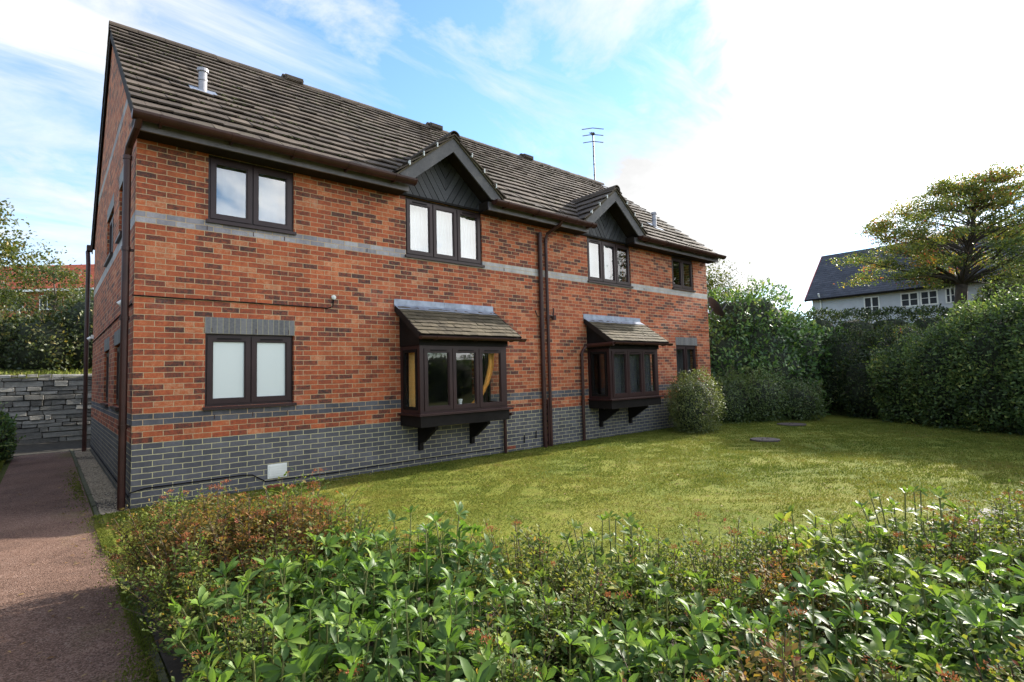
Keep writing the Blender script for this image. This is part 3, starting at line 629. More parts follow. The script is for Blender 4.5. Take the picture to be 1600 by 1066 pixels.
# bay windows
def bay(x0, clear):
    x1 = x0+BW; yf = -.64; zs, zt = .97, 2.10
    f = MB()
    for x in (x0, x1-.075): f.box(x, x+.075, yf, yf+.075, zs, zt); f.box(x, x+.075, -.075, 0, zs, zt)
    f.box(x0+.075, x1-.075, yf+.002, yf+.073, zt-.06, zt); f.box(x0+.075, x1-.075, yf+.002, yf+.073, zs, zs+.055)
    for x in (x0+.002, x1-.073): f.box(x, x+.071, yf+.075, -.075, zt-.06, zt); f.box(x, x+.071, yf+.075, -.075, zs, zs+.06)
    b = f.build('bay_window', M['upvc'], house)
    wd = (BW-.15)/3
    for k in range(3): casement(b, 'F', x0+.075+k*wd+.006, x0+.075+(k+1)*wd-.006, zs+.045, zt-.05, yf-.012, clear, vent=True)
    for x in (x0+.03, x1-.036): p = MB(); p.box(x, x+.006, yf+.08, -.08, zs+.06, zt-.06); p.build('pane', clear, b)
    for x in (x0-.004, x1-.03):
        c = MB(); c.box(x, x+.034, yf+.1, yf+.15, zs+.06, zt-.06); c.box(x, x+.034, -.15, -.1, zs+.06, zt-.06); c.box(x+.001, x+.033, yf+.15, -.15, zs+.06, zs+.11); c.box(x+.001, x+.033, yf+.15, -.15, zt-.11, zt-.06); c.build('casement', M['blackwood'], b)
    s = MB(); s.box(x0-.05, x1+.09, yf-.075, -.002, .935, .968); s.build('sill', M['upvc'], b)
    s = MB(); s.box(x0-.012, x1+.02, yf-.03, -.002, .75, .933); s.build('base_panel', M['blackwood'], b)
    for x in (x0+.36, x0+1.48):
        k = MB(); k.box(x-.035, x+.035, -.075, -.002, .30, .748); pts = [(x-.033, -.075, .70), (x-.033, -.50, .748), (x-.033, -.56, .748), (x-.033, -.56, .69), (x-.033, -.50, .67), (x-.033, -.15, .44), (x-.033, -.075, .42)]
        k.prism(pts, (.066, 0, 0)); k.build('bracket', M['blackwood'], b)
    s = MB(); s.box(x0-.02, x1+.02, yf-.03, yf+.03, zt+.002, 2.215); s.build('fascia', M['blackwood'], b)
    for x in (x0-.01, x1-.03): c = MB(); c.prism([(x, yf+.032, zt+.003), (x, -.002, zt+.003), (x, -.002, 2.76), (x, yf+.032, 2.33)], (.04, 0, 0)); c.build('cheek', M['blackwood'], b)
    xa, xb = x0-.09, x1+.22; ys, zs2 = -.83, 2.265; th = math.atan((2.83-zs2)/.83); ln = .83/math.cos(th)-.03
    def PB(u, s, h): return (u, ys+s*math.cos(th)-h*math.sin(th), zs2+s*math.sin(th)+h*math.cos(th))
    t = MB(); tile_field(t, xa, xb, ln, .125, .165, PB, thick=.012, lift=.018, over=.03, jit=1.2); rf = t.build('bay_roof', M['plain'], b)
    d = MB(); d.prism([PB(xa+.01, .0, -.016), PB(xb-.01, .0, -.016), PB(xb-.01, ln, -.016), PB(xa+.01, ln, -.016)], (0, 0, -.03)); d.prism([PB(xa-.012, .0, .01), PB(xa-.012, ln, .01), PB(xa-.012, ln, -.09), PB(xa-.012, 0, -.09)], (.02, 0, 0)); d.prism([PB(xb-.008, .0, .01), PB(xb-.008, ln, .01), PB(xb-.008, ln, -.09), PB(xb-.008, 0, -.09)], (.02, 0, 0)); d.build('roof_underside', M['soffit'], b)
    xm = x0+.92
    for (a, c_) in ((xa-.02, xm), (xm+.006, x1+.22)):
        fl = MB(); fl.box(a, c_, -.014, -.003, 2.80, 2.935)
        for q in range(5):
            u0, u1 = a+(c_-a)*q/5, a+(c_-a)*(q+1)/5; h = .02+.006*random.random()
            fl.prism([PB(u0, ln-.14+.012*random.random(), h), PB(u1, ln-.14+.012*random.random(), h), (u1, -.01, 2.84), (u0, -.01, 2.84)], (0, 0, -.006))
        fl.build('flashing', M['lead'], b)
    gutter('gutter', xa-.02, xb+.06, -.86, 2.235, .052, [x0+.55, x1+.2], b, M['pipe'])
    return b
b1 = bay(BX[0], M['glass']); b2 = bay(BX[1], M['glass'])
# gutter return and swan neck at the second bay
mb = MB(); mb.tube([(8.57, -.86, 2.20), (8.57, -.10, 2.19)], .045, 10); mb.build('gutter_return', M['pipe'], b2)
def pipe(path, r=.036, name='downpipe', joints=()):
    mb = MB(); mb.tube(path, r, 12)
    for (p, hgt) in joints: mb.tube([p, (p[0], p[1], p[2]+hgt)], r+.009, 12)
    return mb.build(name, M['pipe'], house, smooth=False)
def clipz(x, y, zs): return [((x, y, z), .045) for z in zs]
pipe([(8.57, -.10, 2.19), (8.50, -.06, 2.12), (8.42, -.06, 2.02), (8.41, -.06, -.05)], joints=clipz(8.41, -.06, (1.95, .9)))
pipe([(6.08, -.3, .82), (6.08, -.075, .76), (6.08, -.06, .68), (6.08, -.06, -.06)], .033)
pipe([(7.18, -.06, -.08), (7.18, -.06, 4.62)], .048, 'soil_pipe', clipz(7.18, -.06, (.9, 2.6, 4.55)))
pipe([(7.36, -.06, -.08), (7.36, -.06, 4.50), (7.38, -.10, 4.62), (7.47, -.40, 4.76), (7.48, -.47, 4.86)], .036, joints=clipz(7.36, -.06, (.75, 2.75, 4.42)))
mb = MB(); mb.tube([(7.18, -.06, 1.02), (7.27, -.05, 1.03), (7.30, -.05, 1.0), (7.30, -.05, .0)], .022, 8); mb.build('waste_pipe', M['pipe'], house); mb = MB(); mb.tube([(7.36, -.07, 2.84), (7.52, -.06, 2.82), (7.55, -.05, 2.9), (7.55, -.05, 3.0)], .018, 8); mb.build('waste_pipe', M['pipe'], house); mb = MB(); mb.tube([(7.18, -.07, 2.78), (7.05, -.06, 2.8), (7.0, -.05, 2.92)], .014, 6); mb.build('waste_pipe', M['pipe'], house); mb = MB(); mb.tube([(7.55, -.06, 2.74), (7.55, -.06, 2.84)], .05, 8)
mb.build('waste_trap', M['pipe'], house)
cx_ = -.085
pipe([(cx_, .10, -.03), (cx_, .10, 4.55), (cx_+.01, .02, 4.66), (cx_+.05, -.40, 4.78), (cx_+.06, -.47, 4.86)], .043, joints=[((cx_, .10, z), .05) for z in (4.5, 3.3, 1.02, 2.4)])
pipe([(cx_-.03, 8.05, -.03), (cx_-.03, 8.05, 4.5), (cx_-.03, 8.2, 4.7), (cx_-.03, 8.38, 4.85)], .045)
for z in (1.03, 3.3): mb = MB(); mb.box(-.05, .0, .10, .14, z, z+.03); mb.build('pipe_bracket', M['pipe'], house)
mb = MB(); mb.box(-.14, -.02, 8.26, 8.46, 4.86, 5.0); mb.build('gutter_end', M['pipe'], house)
# small fittings on the walls
mb = MB(); mb.box(1.62, 1.89, -.022, -.002, .165, .365)
for k in range(5): z = .19+k*.034; mb.prism([(1.64, -.022, z), (1.87, -.022, z), (1.87, -.034, z+.004), (1.64, -.034, z+.004)], (0, 0, .02))
mb.build('vent_cover', M['white'], house)
for x, z in ((1.62, .0), (3.98, -.075), (6.17, .075)):
    mb = MB(); mb.box(x, x+.22, -.006, .02, z+.008, z+.068)
    for k in range(6): mb.box(x+.02+k*.033, x+.034+k*.033, -.010, -.0062, z+.018, z+.058)
    mb.build('air_brick', M['terracotta'], house)
def cable(path, r=.007):
    mb = MB(); mb.tube(path, r, 6); return mb.build('cable', M['cable'], house)
cable([(-.02, -.012, 2.715), (.5, -.014, 2.71), (1.2, -.012, 2.712), (2.0, -.013, 2.705), (2.52, -.012, 2.70), (2.60, -.013, 2.73), (2.615, -.014, 2.85)], .009)
cable([(-.02, -.012, .225), (.15, -.013, .262), (.8, -.012, .262), (1.30, -.013, .265), (1.42, -.013, .25), (1.6, -.013, .13), (1.9, -.013, .13), (2.6, -.013, .12), (4.2, -.012, .14), (6.0, -.013, .13)], .008)
cable([(10.95, -.012, 2.72), (12, -.012, 2.72), (14.2, -.012, 2.7)], .006)
cable([(-.012, .12, 2.62), (-.013, 3.0, 2.6), (-.012, 7.9, 2.58)], .009)
cable([(-.013, .12, .16), (-.013, 3.0, .16), (-.012, 7.9, .16)], .009)
mb = MB(); mb.tube([(2.615, -.003, 2.88), (2.615, -.03, 2.88)], .035, 12); mb.tube([(2.615, -.03, 2.88), (2.615, -.045, 2.88)], .02, 10); mb.build('cable_entry_cap', M['white'], house)
for (y, z) in ((.62, 2.68), (7.7, 2.66)):
    mb = MB(); mb.box(-.05, -.002, y-.05, y+.05, z, z+.09); mb.tube([(-.05, y, z+.03), (-.11, y, z-.02)], .035, 8); mb.build('sensor_lamp', M['white'], house)
for (x, z) in ((6.62, .17), (6.95, .23)): mb = MB(); mb.tube([(x, -.02, z), (x, -.03, z+.16)], .011, 6); mb.build('overflow_pipe', M['cable'], house)

# flues on the tiles
def flue(x, y, h, lab):
    z = zroof(y)+.02; mb = MB()
    mb.tube([(x, y, z-.05), (x, y, z+h*.45), (x, y, z+h*.45), (x, y, z+h*.52), (x, y, z+h*.52), (x, y, z+h*.86), (x, y, z+h*.86), (x, y, z+h)], [.062, .062, .072, .072, .062, .062, .085, .085], 16)
    fl = mb.build('flue_pipe', M['flue'], house, label=lab)
    s = MB(); s0 = (y-Y0)/cs
    s.prism([PF(x-.2, s0-.22, .042), PF(x+.2, s0-.22, .042), PF(x+.19, s0+.2, .035), PF(x-.19, s0+.2, .035)], (0, 0, -.008)); s.build('flue_slate', M['lead'], fl)
flue(1.0, 1.32, .36, None); flue(12.65, .70, .42, None)
# aerial on the far end of the ridge
mb = MB(); ax_, ay_ = 14.1, 4.1; mb.tube([(ax_, ay_, 8.1), (ax_-.02, ay_, 10.30)], .028, 8)
for z in (8.7, 9.1, 9.4, 9.75): mb.tube([(ax_-.01, ay_, z), (ax_-.01, ay_, z+.04)], .036, 8)
aer = mb.build('aerial', M['metal'], house)
mb = MB(); bdir = Vector((-.75, -.55, -.36)).normalized(); p0 = Vector((ax_-.02, ay_, 10.25)); mb.tube([p0-bdir*.1, p0+bdir*.95], .02, 6); mb.box(ax_-.06, ax_+.02, ay_-.05, ay_+.04, 10.2, 10.29)
mb.build('boom', M['cable'], aer)
el = Vector((.76, -.65, 0))
for k, (dz, hw) in enumerate(((.22, .40), (-.02, .38), (-.28, .37))):
    c0 = p0+Vector((0, 0, dz))
    mb = MB(); mb.tube([c0-el*hw+Vector((0, 0, -.05)), c0, c0+el*hw+Vector((0, 0, -.05))], .015, 6); mb.build('aerial_element', M['metal'], aer)
for k in range(7): q = p0+bdir*(.12+k*.12); mb = MB(); mb.tube([q-el*.09, q+el*.09], .006, 5); mb.build('aerial_element', M['metal'], aer)
# satellite dish on the far end wall
mb = MB(); dc = Vector((14.72, .10, 3.45)); dn = Vector((.55, -.45, .45)).normalized(); a = dn.cross(Vector((0, 0, 1))).normalized(); b = a.cross(dn)
rings = []
for k in range(5):
    rr = .34*k/4; ring = []
    for j in range(20): t = 2*math.pi*j/20; ring.append(tuple(dc+a*math.cos(t)*rr+b*math.sin(t)*rr*1.05+dn*(.09*(k/4)**2)))
    rings.append(ring)
for k in range(4):
    for j in range(20):
        q = [rings[k][j], rings[k][(j+1) % 20], rings[k+1][(j+1) % 20], rings[k+1][j]]
        if k == 0: q = [rings[0][0], rings[1][(j+1) % 20], rings[1][j]]
        mb.prism(q, dn*-.008, .5)
ds = mb.build('satellite_dish', M['dish'], house)
mb = MB(); mb.tube([(14.2, .12, 3.28), (14.55, .12, 3.28), tuple(dc-dn*.02)], .02, 8); mb.tube([tuple(dc-b*.3), tuple(dc+dn*.42-b*.12)], .012, 6); mb.build('dish_arm', M['metal'], ds)

# curtains and things on the sills
def drape(name, path_top, path_bot, m, label, cat, folds=9, amp=.03, group=None):
    n = folds*6; mb = MB(); a0, a1 = Vector(path_top[0]), Vector(path_top[1]); b0, b1 = Vector(path_bot[0]), Vector(path_bot[1]); rows = 10; g = []
    nrm = (a1-a0).cross(Vector((0, 0, 1))).normalized()
    for r in range(rows+1):
        t = r/rows; row = []
        for i in range(n+1):
            s = i/n; p = (a0.lerp(a1, s)).lerp(b0.lerp(b1, s), t); row.append(tuple(p+nrm*amp*math.sin(s*folds*2*math.pi+math.sin(s*7)*.8)*(.6+.4*t)))
        g.append(row)
    for r in range(rows):
        for i in range(n): mb.poly([g[r][i], g[r][i+1], g[r+1][i+1], g[r+1][i]], .5)
    o = mb.build(name, m, None, smooth=False, recalc=False); return tag(o, label, cat, group)
def full(name, w_, y, m, label, cat, x0=None, x1=None, **k):
    a, b, c, d = w_; a = a if x0 is None else x0; b = b if x1 is None else x1
    return drape(name, ((a, y, d+.0), (b, y, d+.0)), ((a, y, c), (b, y, c)), m, label, cat, **k)
full('net_curtain', WF['u1'], .24, M['skytint'], 'net curtain coloured blue-grey for the reflected sky, behind the small upper window nearest the left corner pipe', 'curtain', folds=5, amp=.008)
full('net_curtain', WF['u2'], .24, M['net'], 'white pleated net curtain filling the three-pane window under the nearer gablet', 'curtain', folds=24, amp=.012)
full('net_curtain', WF['u3'], .22, M['net'], 'white blind behind the left two panes of the window under the farther gablet', 'curtain', x1=9.9, folds=3, amp=.002)
full('net_curtain', WF['l4'], .24, M['greynet'], 'dark grey net behind the small lower window at the far end of the house', 'curtain', folds=10, amp=.01)
tag(drape('net_curtain', ((8.80, -.5, 2.05), (10.42, -.5, 2.05)), ((8.80, -.5, 1.03), (10.42, -.5, 1.03)), M['greynet'], 'dark grey net curtain across the front of the farther bay window', 'curtain', 16, .012))
def swag(pts, w0, label):
    mb = MB(); n = 14; P = [Vector(p) for p in pts]; rows = []
    for i in range(n+1):
        t = i/n*(len(P)-1); k = min(int(t), len(P)-2); c = P[k].lerp(P[k+1], t-k); ww = w0[k]+(w0[k+1]-w0[k])*(t-k); row = []
        for j in range(13): s = j/12-.5; row.append(tuple(c+Vector((s*ww*.75, s*ww*.55+.035*math.sin(j*1.9), 0))))
        rows.append(row)
    for i in range(n):
        for j in range(12): mb.poly([rows[i][j], rows[i][j+1], rows[i+1][j+1], rows[i+1][j]], .5)
    return tag(mb.build('curtain', M['yellow'], None, recalc=False), label, 'curtain')
tag(drape('curtain', ((3.93, -.08, 2.06), (3.93, -.52, 2.06)), ((3.93, -.08, 1.02), (3.93, -.50, 1.02)), M['yellow'], 'golden curtain at the left end of the nearer bay window', 'curtain', 5, .025))
swag([(5.50, -.40, 2.06), (5.47, -.42, 1.75), (5.34, -.44, 1.42), (5.18, -.44, 1.2), (5.0, -.44, 1.03)], (.34, .32, .26, .32, .42), 'golden curtain drawn aside at the right end of the nearer bay window')
mb = MB(); mb.tube([(4.72, -.46, .972), (4.72, -.46, 1.0), (4.72, -.46, 1.06), (4.72, -.46, 1.1), (4.72, -.46, 1.17)], [.04, .05, .035, .03, .045], 10); 
tag(mb.build('sill_ornament', M['white'], None), 'small pale vase on the sill inside the nearer bay window', 'ornament')

# ------------------------------------------------------------------ ground, lawn, path
def smooth(a, b, x): t = np.clip((x-a)/(b-a), 0, 1); return t*t*(3-2*t)
def terrain(x, y):
    x = np.asarray(x, float); y = np.asarray(y, float)
    back = np.where(y > 11.9, 1.83+np.clip((y-11.9)*.155, 0, 4.4), 0)*(1-smooth(3, 16, x)*.0)
    right = np.clip((x-18)*.42, 0, 2.9)
    return np.maximum(back, right)-.012
xs = np.concatenate([np.linspace(-400, -12, 9), np.linspace(-10, 40, 51), np.linspace(45, 500, 12)])
ys = np.concatenate([np.linspace(-400, -22, 9), np.linspace(-20, 11, 32), [11.62, 11.88, 11.95], np.linspace(13, 60, 40), np.linspace(70, 600, 10)])
XX, YY = np.meshgrid(xs, ys); ZZ = terrain(XX, YY)
ZZ = ZZ+np.where((YY > 12.2) | (XX > 18.5), .08*np.sin(XX*1.3+YY*.7)+.06*np.sin(YY*1.9-XX*.6), 0)
mb = MB(); nx = len(xs); mb.v = [(float(a), float(b), float(c)) for a, b, c in zip(XX.ravel(), YY.ravel(), ZZ.ravel())]
for j in range(len(ys)-1):
    for i in range(nx-1): mb.f.append((j*nx+i, j*nx+i+1, (j+1)*nx+i+1, (j+1)*nx+i)); mb.r.append(.5)
mb.build('ground', M['ground'], None, smooth=True, recalc=False, kind='structure')
def sheet(name, m, x0, x1, y0, y1, z, step, amp=0, inside=None, f=1.6):
    a = np.arange(x0, x1+1e-6, step); b = np.arange(y0, y1+1e-6, step); mb = MB(); idx = {}
    def vid(i, j):
        if (i, j) not in idx:
            x, y = a[i], b[j]; idx[(i, j)] = len(mb.v)
            mb.v.append((float(x), float(y), float(z+amp*(math.sin(x*f+1.3*math.sin(y*f*.7))+math.sin(y*f*1.31-x*.5)+.5*math.sin(x*f*4.1+y*f*3.3))*.5)))
        return idx[(i, j)]
    for j in range(len(b)-1):
        for i in range(len(a)-1):
            if inside and not inside((a[i]+a[i+1])/2, (b[j]+b[j+1])/2): continue
            mb.f.append((vid(i, j), vid(i+1, j), vid(i+1, j+1), vid(i, j+1))); mb.r.append(.5)
    return mb.build(name, m, None, smooth=True, recalc=False, kind='structure')
sheet('path', M['path'], -1.36, -.36, -14, 8.5, .004, .25, .003)
sheet('yard_paving', M['yard'], -4.0, 6.0, 8.5, 11.75, .003, .25, .003)
sheet('lawn', M['lawn'], -.29, 23.99, -13.99, -.0, .02, .17, .014)
sheet('verge_grass', M['lawn'], -6.0, -1.44, -14, 8.6, .015, .2, .014)
sheet('gravel_bed', M['soil'], -.30, -.01, .02, 8.4, .006, .07, .008)
# bed outline
BED = [(-.30, -2.95), (.2, -2.95), (.75, -3.7), (1.15, -4.65), (1.75, -5.8), (2.4, -6.5), (3.2, -7.0), (5.2, -7.7), (7.5, -8.6), (7.5, -11), (-.30, -11)]
def inpoly(x, y, P=BED):
    c = False; j = len(P)-1
    for i in range(len(P)):
        if (P[i][1] > y) != (P[j][1] > y) and x < (P[j][0]-P[i][0])*(y-P[i][1])/(P[j][1]-P[i][1])+P[i][0]: c = not c
        j = i
    return c
sheet('planting_bed', M['soil'], -.295, 7.5, -11, -2.3, .028, .08, .014, inside=lambda x, y: inpoly(x, y))
# edging stones along the path
y = -11.0
eg = MB()
while y < 8.2:
    ln = .9 if y < 0 else .9; ex = -.345+random.gauss(0, .007); ez = .007+random.gauss(0, .004); eg.prism([(ex, y+.006, ez), (ex+.045, y+.006, ez+.004), (ex+.045+random.gauss(0, .004), y+ln-.006, ez+.004), (ex+random.gauss(0, .004), y+ln-.006, ez+random.gauss(0, .005))], (0, 0, -.12)); y += ln
tag(eg.build('path_edging', M['kerb'], None), 'low mossy concrete edging between the red-brown path and the lawn', 'edging')
# gravel
def pebbles(name, n, x0, x1, y0, y1, z, s0, s1, m):
    mb = MB()
    for _ in range(n):
        x, y = random.uniform(x0, x1), random.uniform(y0, y1); s = random.uniform(s0, s1); h = s*random.uniform(.4, .8); a = random.uniform(0, 6.3); r = random.random(); i = len(mb.v)
        for k in range(5): t = a+2*math.pi*k/5; mb.v.append((x+math.cos(t)*s*random.uniform(.7, 1.1), y+math.sin(t)*s*random.uniform(.7, 1.1), z-.002+h*.2))
        mb.v.append((x+random.gauss(0, s*.3), y+random.gauss(0, s*.3), z+h))
        for k in range(5): mb.f.append((i+k, i+(k+1) % 5, i+5)); mb.r.append(r)
    return tag(mb.build(name, m, None, recalc=False), 'loose gravel strip at the foot of the shaded gable wall', 'gravel', kind='stuff')
pebbles('gravel', 9000, -.29, -.01, .03, 8.3, .008, .008, .019, M['gravel'])
# grass blades
def grass(name, n, pts, h0, h1, lab):
    P = np.array(pts); n = len(P)
    ang = np.random.uniform(0, 6.28, n); lean = np.random.uniform(.15, .9, n)
    ax = np.stack([np.cos(ang)*lean, np.sin(ang)*lean, np.ones(n)], 1); nr = np.stack([np.cos(ang+1.6), np.sin(ang+1.6), np.zeros(n)], 1)
    hh = np.random.uniform(h0, h1, n)*np.clip(np.linalg.norm(P[:, :2]-np.array([CAM.x, CAM.y]), axis=1)/7, .8, 1.25)
    o = leaves(name, P, ax, nr, hh, np.random.rand(n), 'diamond', M['grass'], smooth=False)
    return tag(o, lab, 'grass', kind='stuff')
pts = []
while len(pts) < 230000:
    # denser near the camera
    x = -.24+16.5*np.random.rand()**1.6; y = -.03-9.5*np.random.rand()
    if inpoly(x, y): continue
    k = abs(math.sin(x*2.1+1.7*math.sin(y*1.3))+math.sin(y*2.7-x))
    kk = math.sin(x*5.3+2*math.sin(y*3.7))*math.sin(y*6.1-1.5*math.sin(x*2.9))
    if np.random.rand() > (.5+.3*k)*(1.0 if kk > -.45 else .25): continue
    z = .02+.014*(math.sin(x*1.6+1.3*math.sin(y*1.12))+math.sin(y*2.096-x*.5)+.5*math.sin(x*6.56+y*5.28))*.5
    pts.append((x, y, z-.003))
for _ in range(150):
    cx, cy, cr = np.random.uniform(.3, 14), np.random.uniform(-7, -.3), np.random.uniform(.03, .12)
    if inpoly(cx, cy): continue
    for k in range(int(900*cr)): pts.append((cx+np.random.normal(0, cr), cy+np.random.normal(0, cr), .02+np.random.uniform(0, .02)))
for _ in range(5000): pts.append((np.random.uniform(0, 14.2), -.02-abs(np.random.normal(0, .03)), .012+np.random.uniform(0, .012)))
grass('grass', 0, pts, .011, .026, 'short mossy grass blades of the lawn in front of the house')
pts = [(-1.45-3*np.random.rand()**1.5, np.random.uniform(-6, 8), .012) for _ in range(12000)]
grass('grass', 0, pts, .03, .07, 'strip of grass along the left side of the path')
pts = []
for _ in range(3200): pts.append((-.30-abs(np.random.normal(0, .07)), np.random.uniform(-6.8, -.1), .012))
for _ in range(9000):
    y = np.random.normal(-5.3, .55); pts.append((-.33-abs(np.random.normal(0, .14))*max(.2, 1-abs(y+5.3)*.6), y, .0))
for _ in range(900): pts.append((-.38-abs(np.random.normal(0, .08)), np.random.normal(2.6, 1.0), .0))
for _ in range(16000):
    y = np.random.uniform(-7, -.05); k = math.sin(y*3.1)+math.sin(y*7.3+1)
    if k < np.random.uniform(-1.2, 1.2): continue
    pts.append((np.random.uniform(-.385, -.285), y, .014))
grass('moss', 0, pts, .008, .024, 'yellow-green moss creeping from the edging over the path')
pts = [(np.random.uniform(-7, 1.5), 11.95+abs(np.random.normal(0, .8)), 1.82) for _ in range(2500)]
pts = [(x, y, float(terrain(x, y))-.02) for x, y, _ in pts]
grass('grass', 0, pts, .05, .14, 'rough grass along the top of the stone retaining wall')
# fallen leaves
n = 900; P = []
while len(P) < n:
    x, y = np.random.uniform(-1.2, 14)*1.0, np.random.uniform(-8, -.1)
    if not inpoly(x, y): P.append((x, y, .032))
P += [(np.random.uniform(-1.3, -.4), np.random.uniform(-6.5, 8), .010) for _ in range(60)]
P += [(-.40-abs(np.random.normal(0, .12)), np.random.uniform(-6.5, 3), .012) for _ in range(110)]
P += [(np.random.uniform(-.29, .35), np.random.uniform(-7, -2.4), -.0+.045+.02*np.random.rand()) for _ in range(900)]
n = len(P); an = np.random.uniform(0, 6.28, n)
tag(leaves('leaf_litter', P, np.stack([np.cos(an), np.sin(an), np.random.normal(0, .15, n)], 1), np.stack([np.random.normal(0, .3, n), np.random.normal(0, .3, n), np.ones(n)], 1), np.random.uniform(.015, .048, n), np.random.rand(n), 'oval', M['litter']), 'scattered brown fallen leaves on lawn and path', 'leaves', kind='stuff')
# inspection covers
for (x, y, r, lab) in ((10.9, -3.0, .3, 'round rusty drain cover in the lawn, the one nearer the camera'), (14.4, -2.15, .36, 'round rusty drain cover in the lawn, the one nearer the hedge')):
    e = MB(); e.tube([(x, y, .02), (x, y, .055)], [r, r*.98], 28); c = e.build('drain_cover', M['iron'], None); tag(c, lab, 'drain cover', 'drain covers in the lawn')
    for q in (-.12, .12): k = MB(); k.tube([(x+q-.03, y, .05), (x+q-.03, y, .068), (x+q+.03, y, .068), (x+q+.03, y, .05)], .008, 6); k.build('lifting_handle', M['iron'], c)
e = MB()
for k in range(7): e.box(5.9+.12*k, 6.0+.12*k, -7.35, -7.15, .02, .045+.004*random.random())
tag(e.build('paving_brick', M['stone'], None), 'patch of grey paving showing between shrubs at the right of the lawn', 'paving')
m_ = MB(); m_.prism([(-.16, -5.12, .1), (-.10, -5.14, .115), (-.085, -5.08, .1), (-.12, -5.05, .12), (-.165, -5.07, .1)], (0, 0, .025)); tag(m_.build('litter_scrap', M['litterwhite'], None), 'small scrap of white litter under the shrubs beside the path', 'litter')

# stone retaining wall behind the house
mb = MB(); z = 0.0
while z < 1.84:
    h = random.uniform(.09, .16); x = -8.0
    if z+h > 1.86: h = 1.9-z
    while x < 4:
        ln = random.choice((random.uniform(.12, .35), random.uniform(.3, .9))); d = random.gauss(0, .016); r = random.random()*(.8 if z < 1.6 else 1.15)
        a, b = x+.008, x+ln-.008; f0 = 11.60+d; j = lambda: random.gauss(0, .006)
        mb.prism([(a+j(), f0+j(), z+.006+j()), (b+j(), f0+j(), z+.006+j()), (b+j(), f0+.01+j(), z+h-.006+j()), (a+j(), f0+.01+j(), z+h-.006+j())], (0, .25, 0), r); x += ln
    z += h
wallo = mb.build('retaining_wall', M['stone'], None)
bm = bmesh.new(); bm.from_mesh(wallo.data); bmesh.ops.bevel(bm, geom=bm.edges[:], offset=.016, segments=2, profile=.6, affect='EDGES')
for v in bm.verts: v.co += Vector((random.gauss(0, .003), random.gauss(0, .004), random.gauss(0, .003)))
bm.to_mesh(wallo.data); bm.free()
tag(wallo, 'dark coursed stone retaining wall across the end of the path', 'stone wall')
mb = MB(); mb.box(-8, 4, 11.66, 11.95, -.2, 1.80); mb.build('wall_core', M['soil'], wallo)

# ------------------------------------------------------------------ foliage builders
def hull_points(lobes, n, seed, depth=(.86, 1.04), p=2.4, zmin=.02, bump=.1):
    rs = np.random.RandomState(seed); P = []; N = []; Cl = []
    area = np.array([(l[3]*l[4]*l[5])**(2/3) for l in lobes]); area /= area.sum()
    for li, l in enumerate(lobes):
        k = int(n*area[li]*1.6)+10; dr = rs.normal(size=(k, 3)); dr /= np.linalg.norm(dr, axis=1, keepdims=True)
        c = np.array(l[:3]); rad = np.array(l[3:6]); t = 1/np.power((np.abs(dr)**p).sum(1), 1/p)
        bm = wob(dr, seed+li*7, 3.2); q = dr*t[:, None]*(1+bump*bm)[:, None]*rs.uniform(depth[0], depth[1], k)[:, None]
        pt = c+q*rad; nn = dr/rad; nn /= np.linalg.norm(nn, axis=1, keepdims=True)
        keep = pt[:, 2] > zmin
        for lj, m in enumerate(lobes):
            if lj == li: continue
            w_ = (np.abs((pt-np.array(m[:3]))/np.array(m[3:6]))**p).sum(1); keep &= w_ > .72
        P.append(pt[keep]); N.append(nn[keep]); Cl.append(wob(pt[keep], seed+99, 1.6))
    P = np.concatenate(P); N = np.concatenate(N); Cl = np.concatenate(Cl)
    if len(P) > n: s = rs.permutation(len(P))[:n]; P, N, Cl = P[s], N[s], Cl[s]
    return P, N, Cl
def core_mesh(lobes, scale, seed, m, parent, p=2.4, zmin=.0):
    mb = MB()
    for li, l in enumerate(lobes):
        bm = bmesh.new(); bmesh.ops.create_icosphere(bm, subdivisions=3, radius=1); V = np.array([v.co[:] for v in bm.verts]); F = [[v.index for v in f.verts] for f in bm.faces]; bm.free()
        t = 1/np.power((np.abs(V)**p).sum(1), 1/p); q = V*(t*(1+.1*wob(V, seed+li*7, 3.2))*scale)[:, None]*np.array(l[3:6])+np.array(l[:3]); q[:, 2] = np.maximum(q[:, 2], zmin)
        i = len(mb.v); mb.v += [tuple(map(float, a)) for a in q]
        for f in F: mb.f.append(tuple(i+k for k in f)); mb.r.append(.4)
    return mb.build('inner_twigs', m, parent, smooth=True, recalc=False)
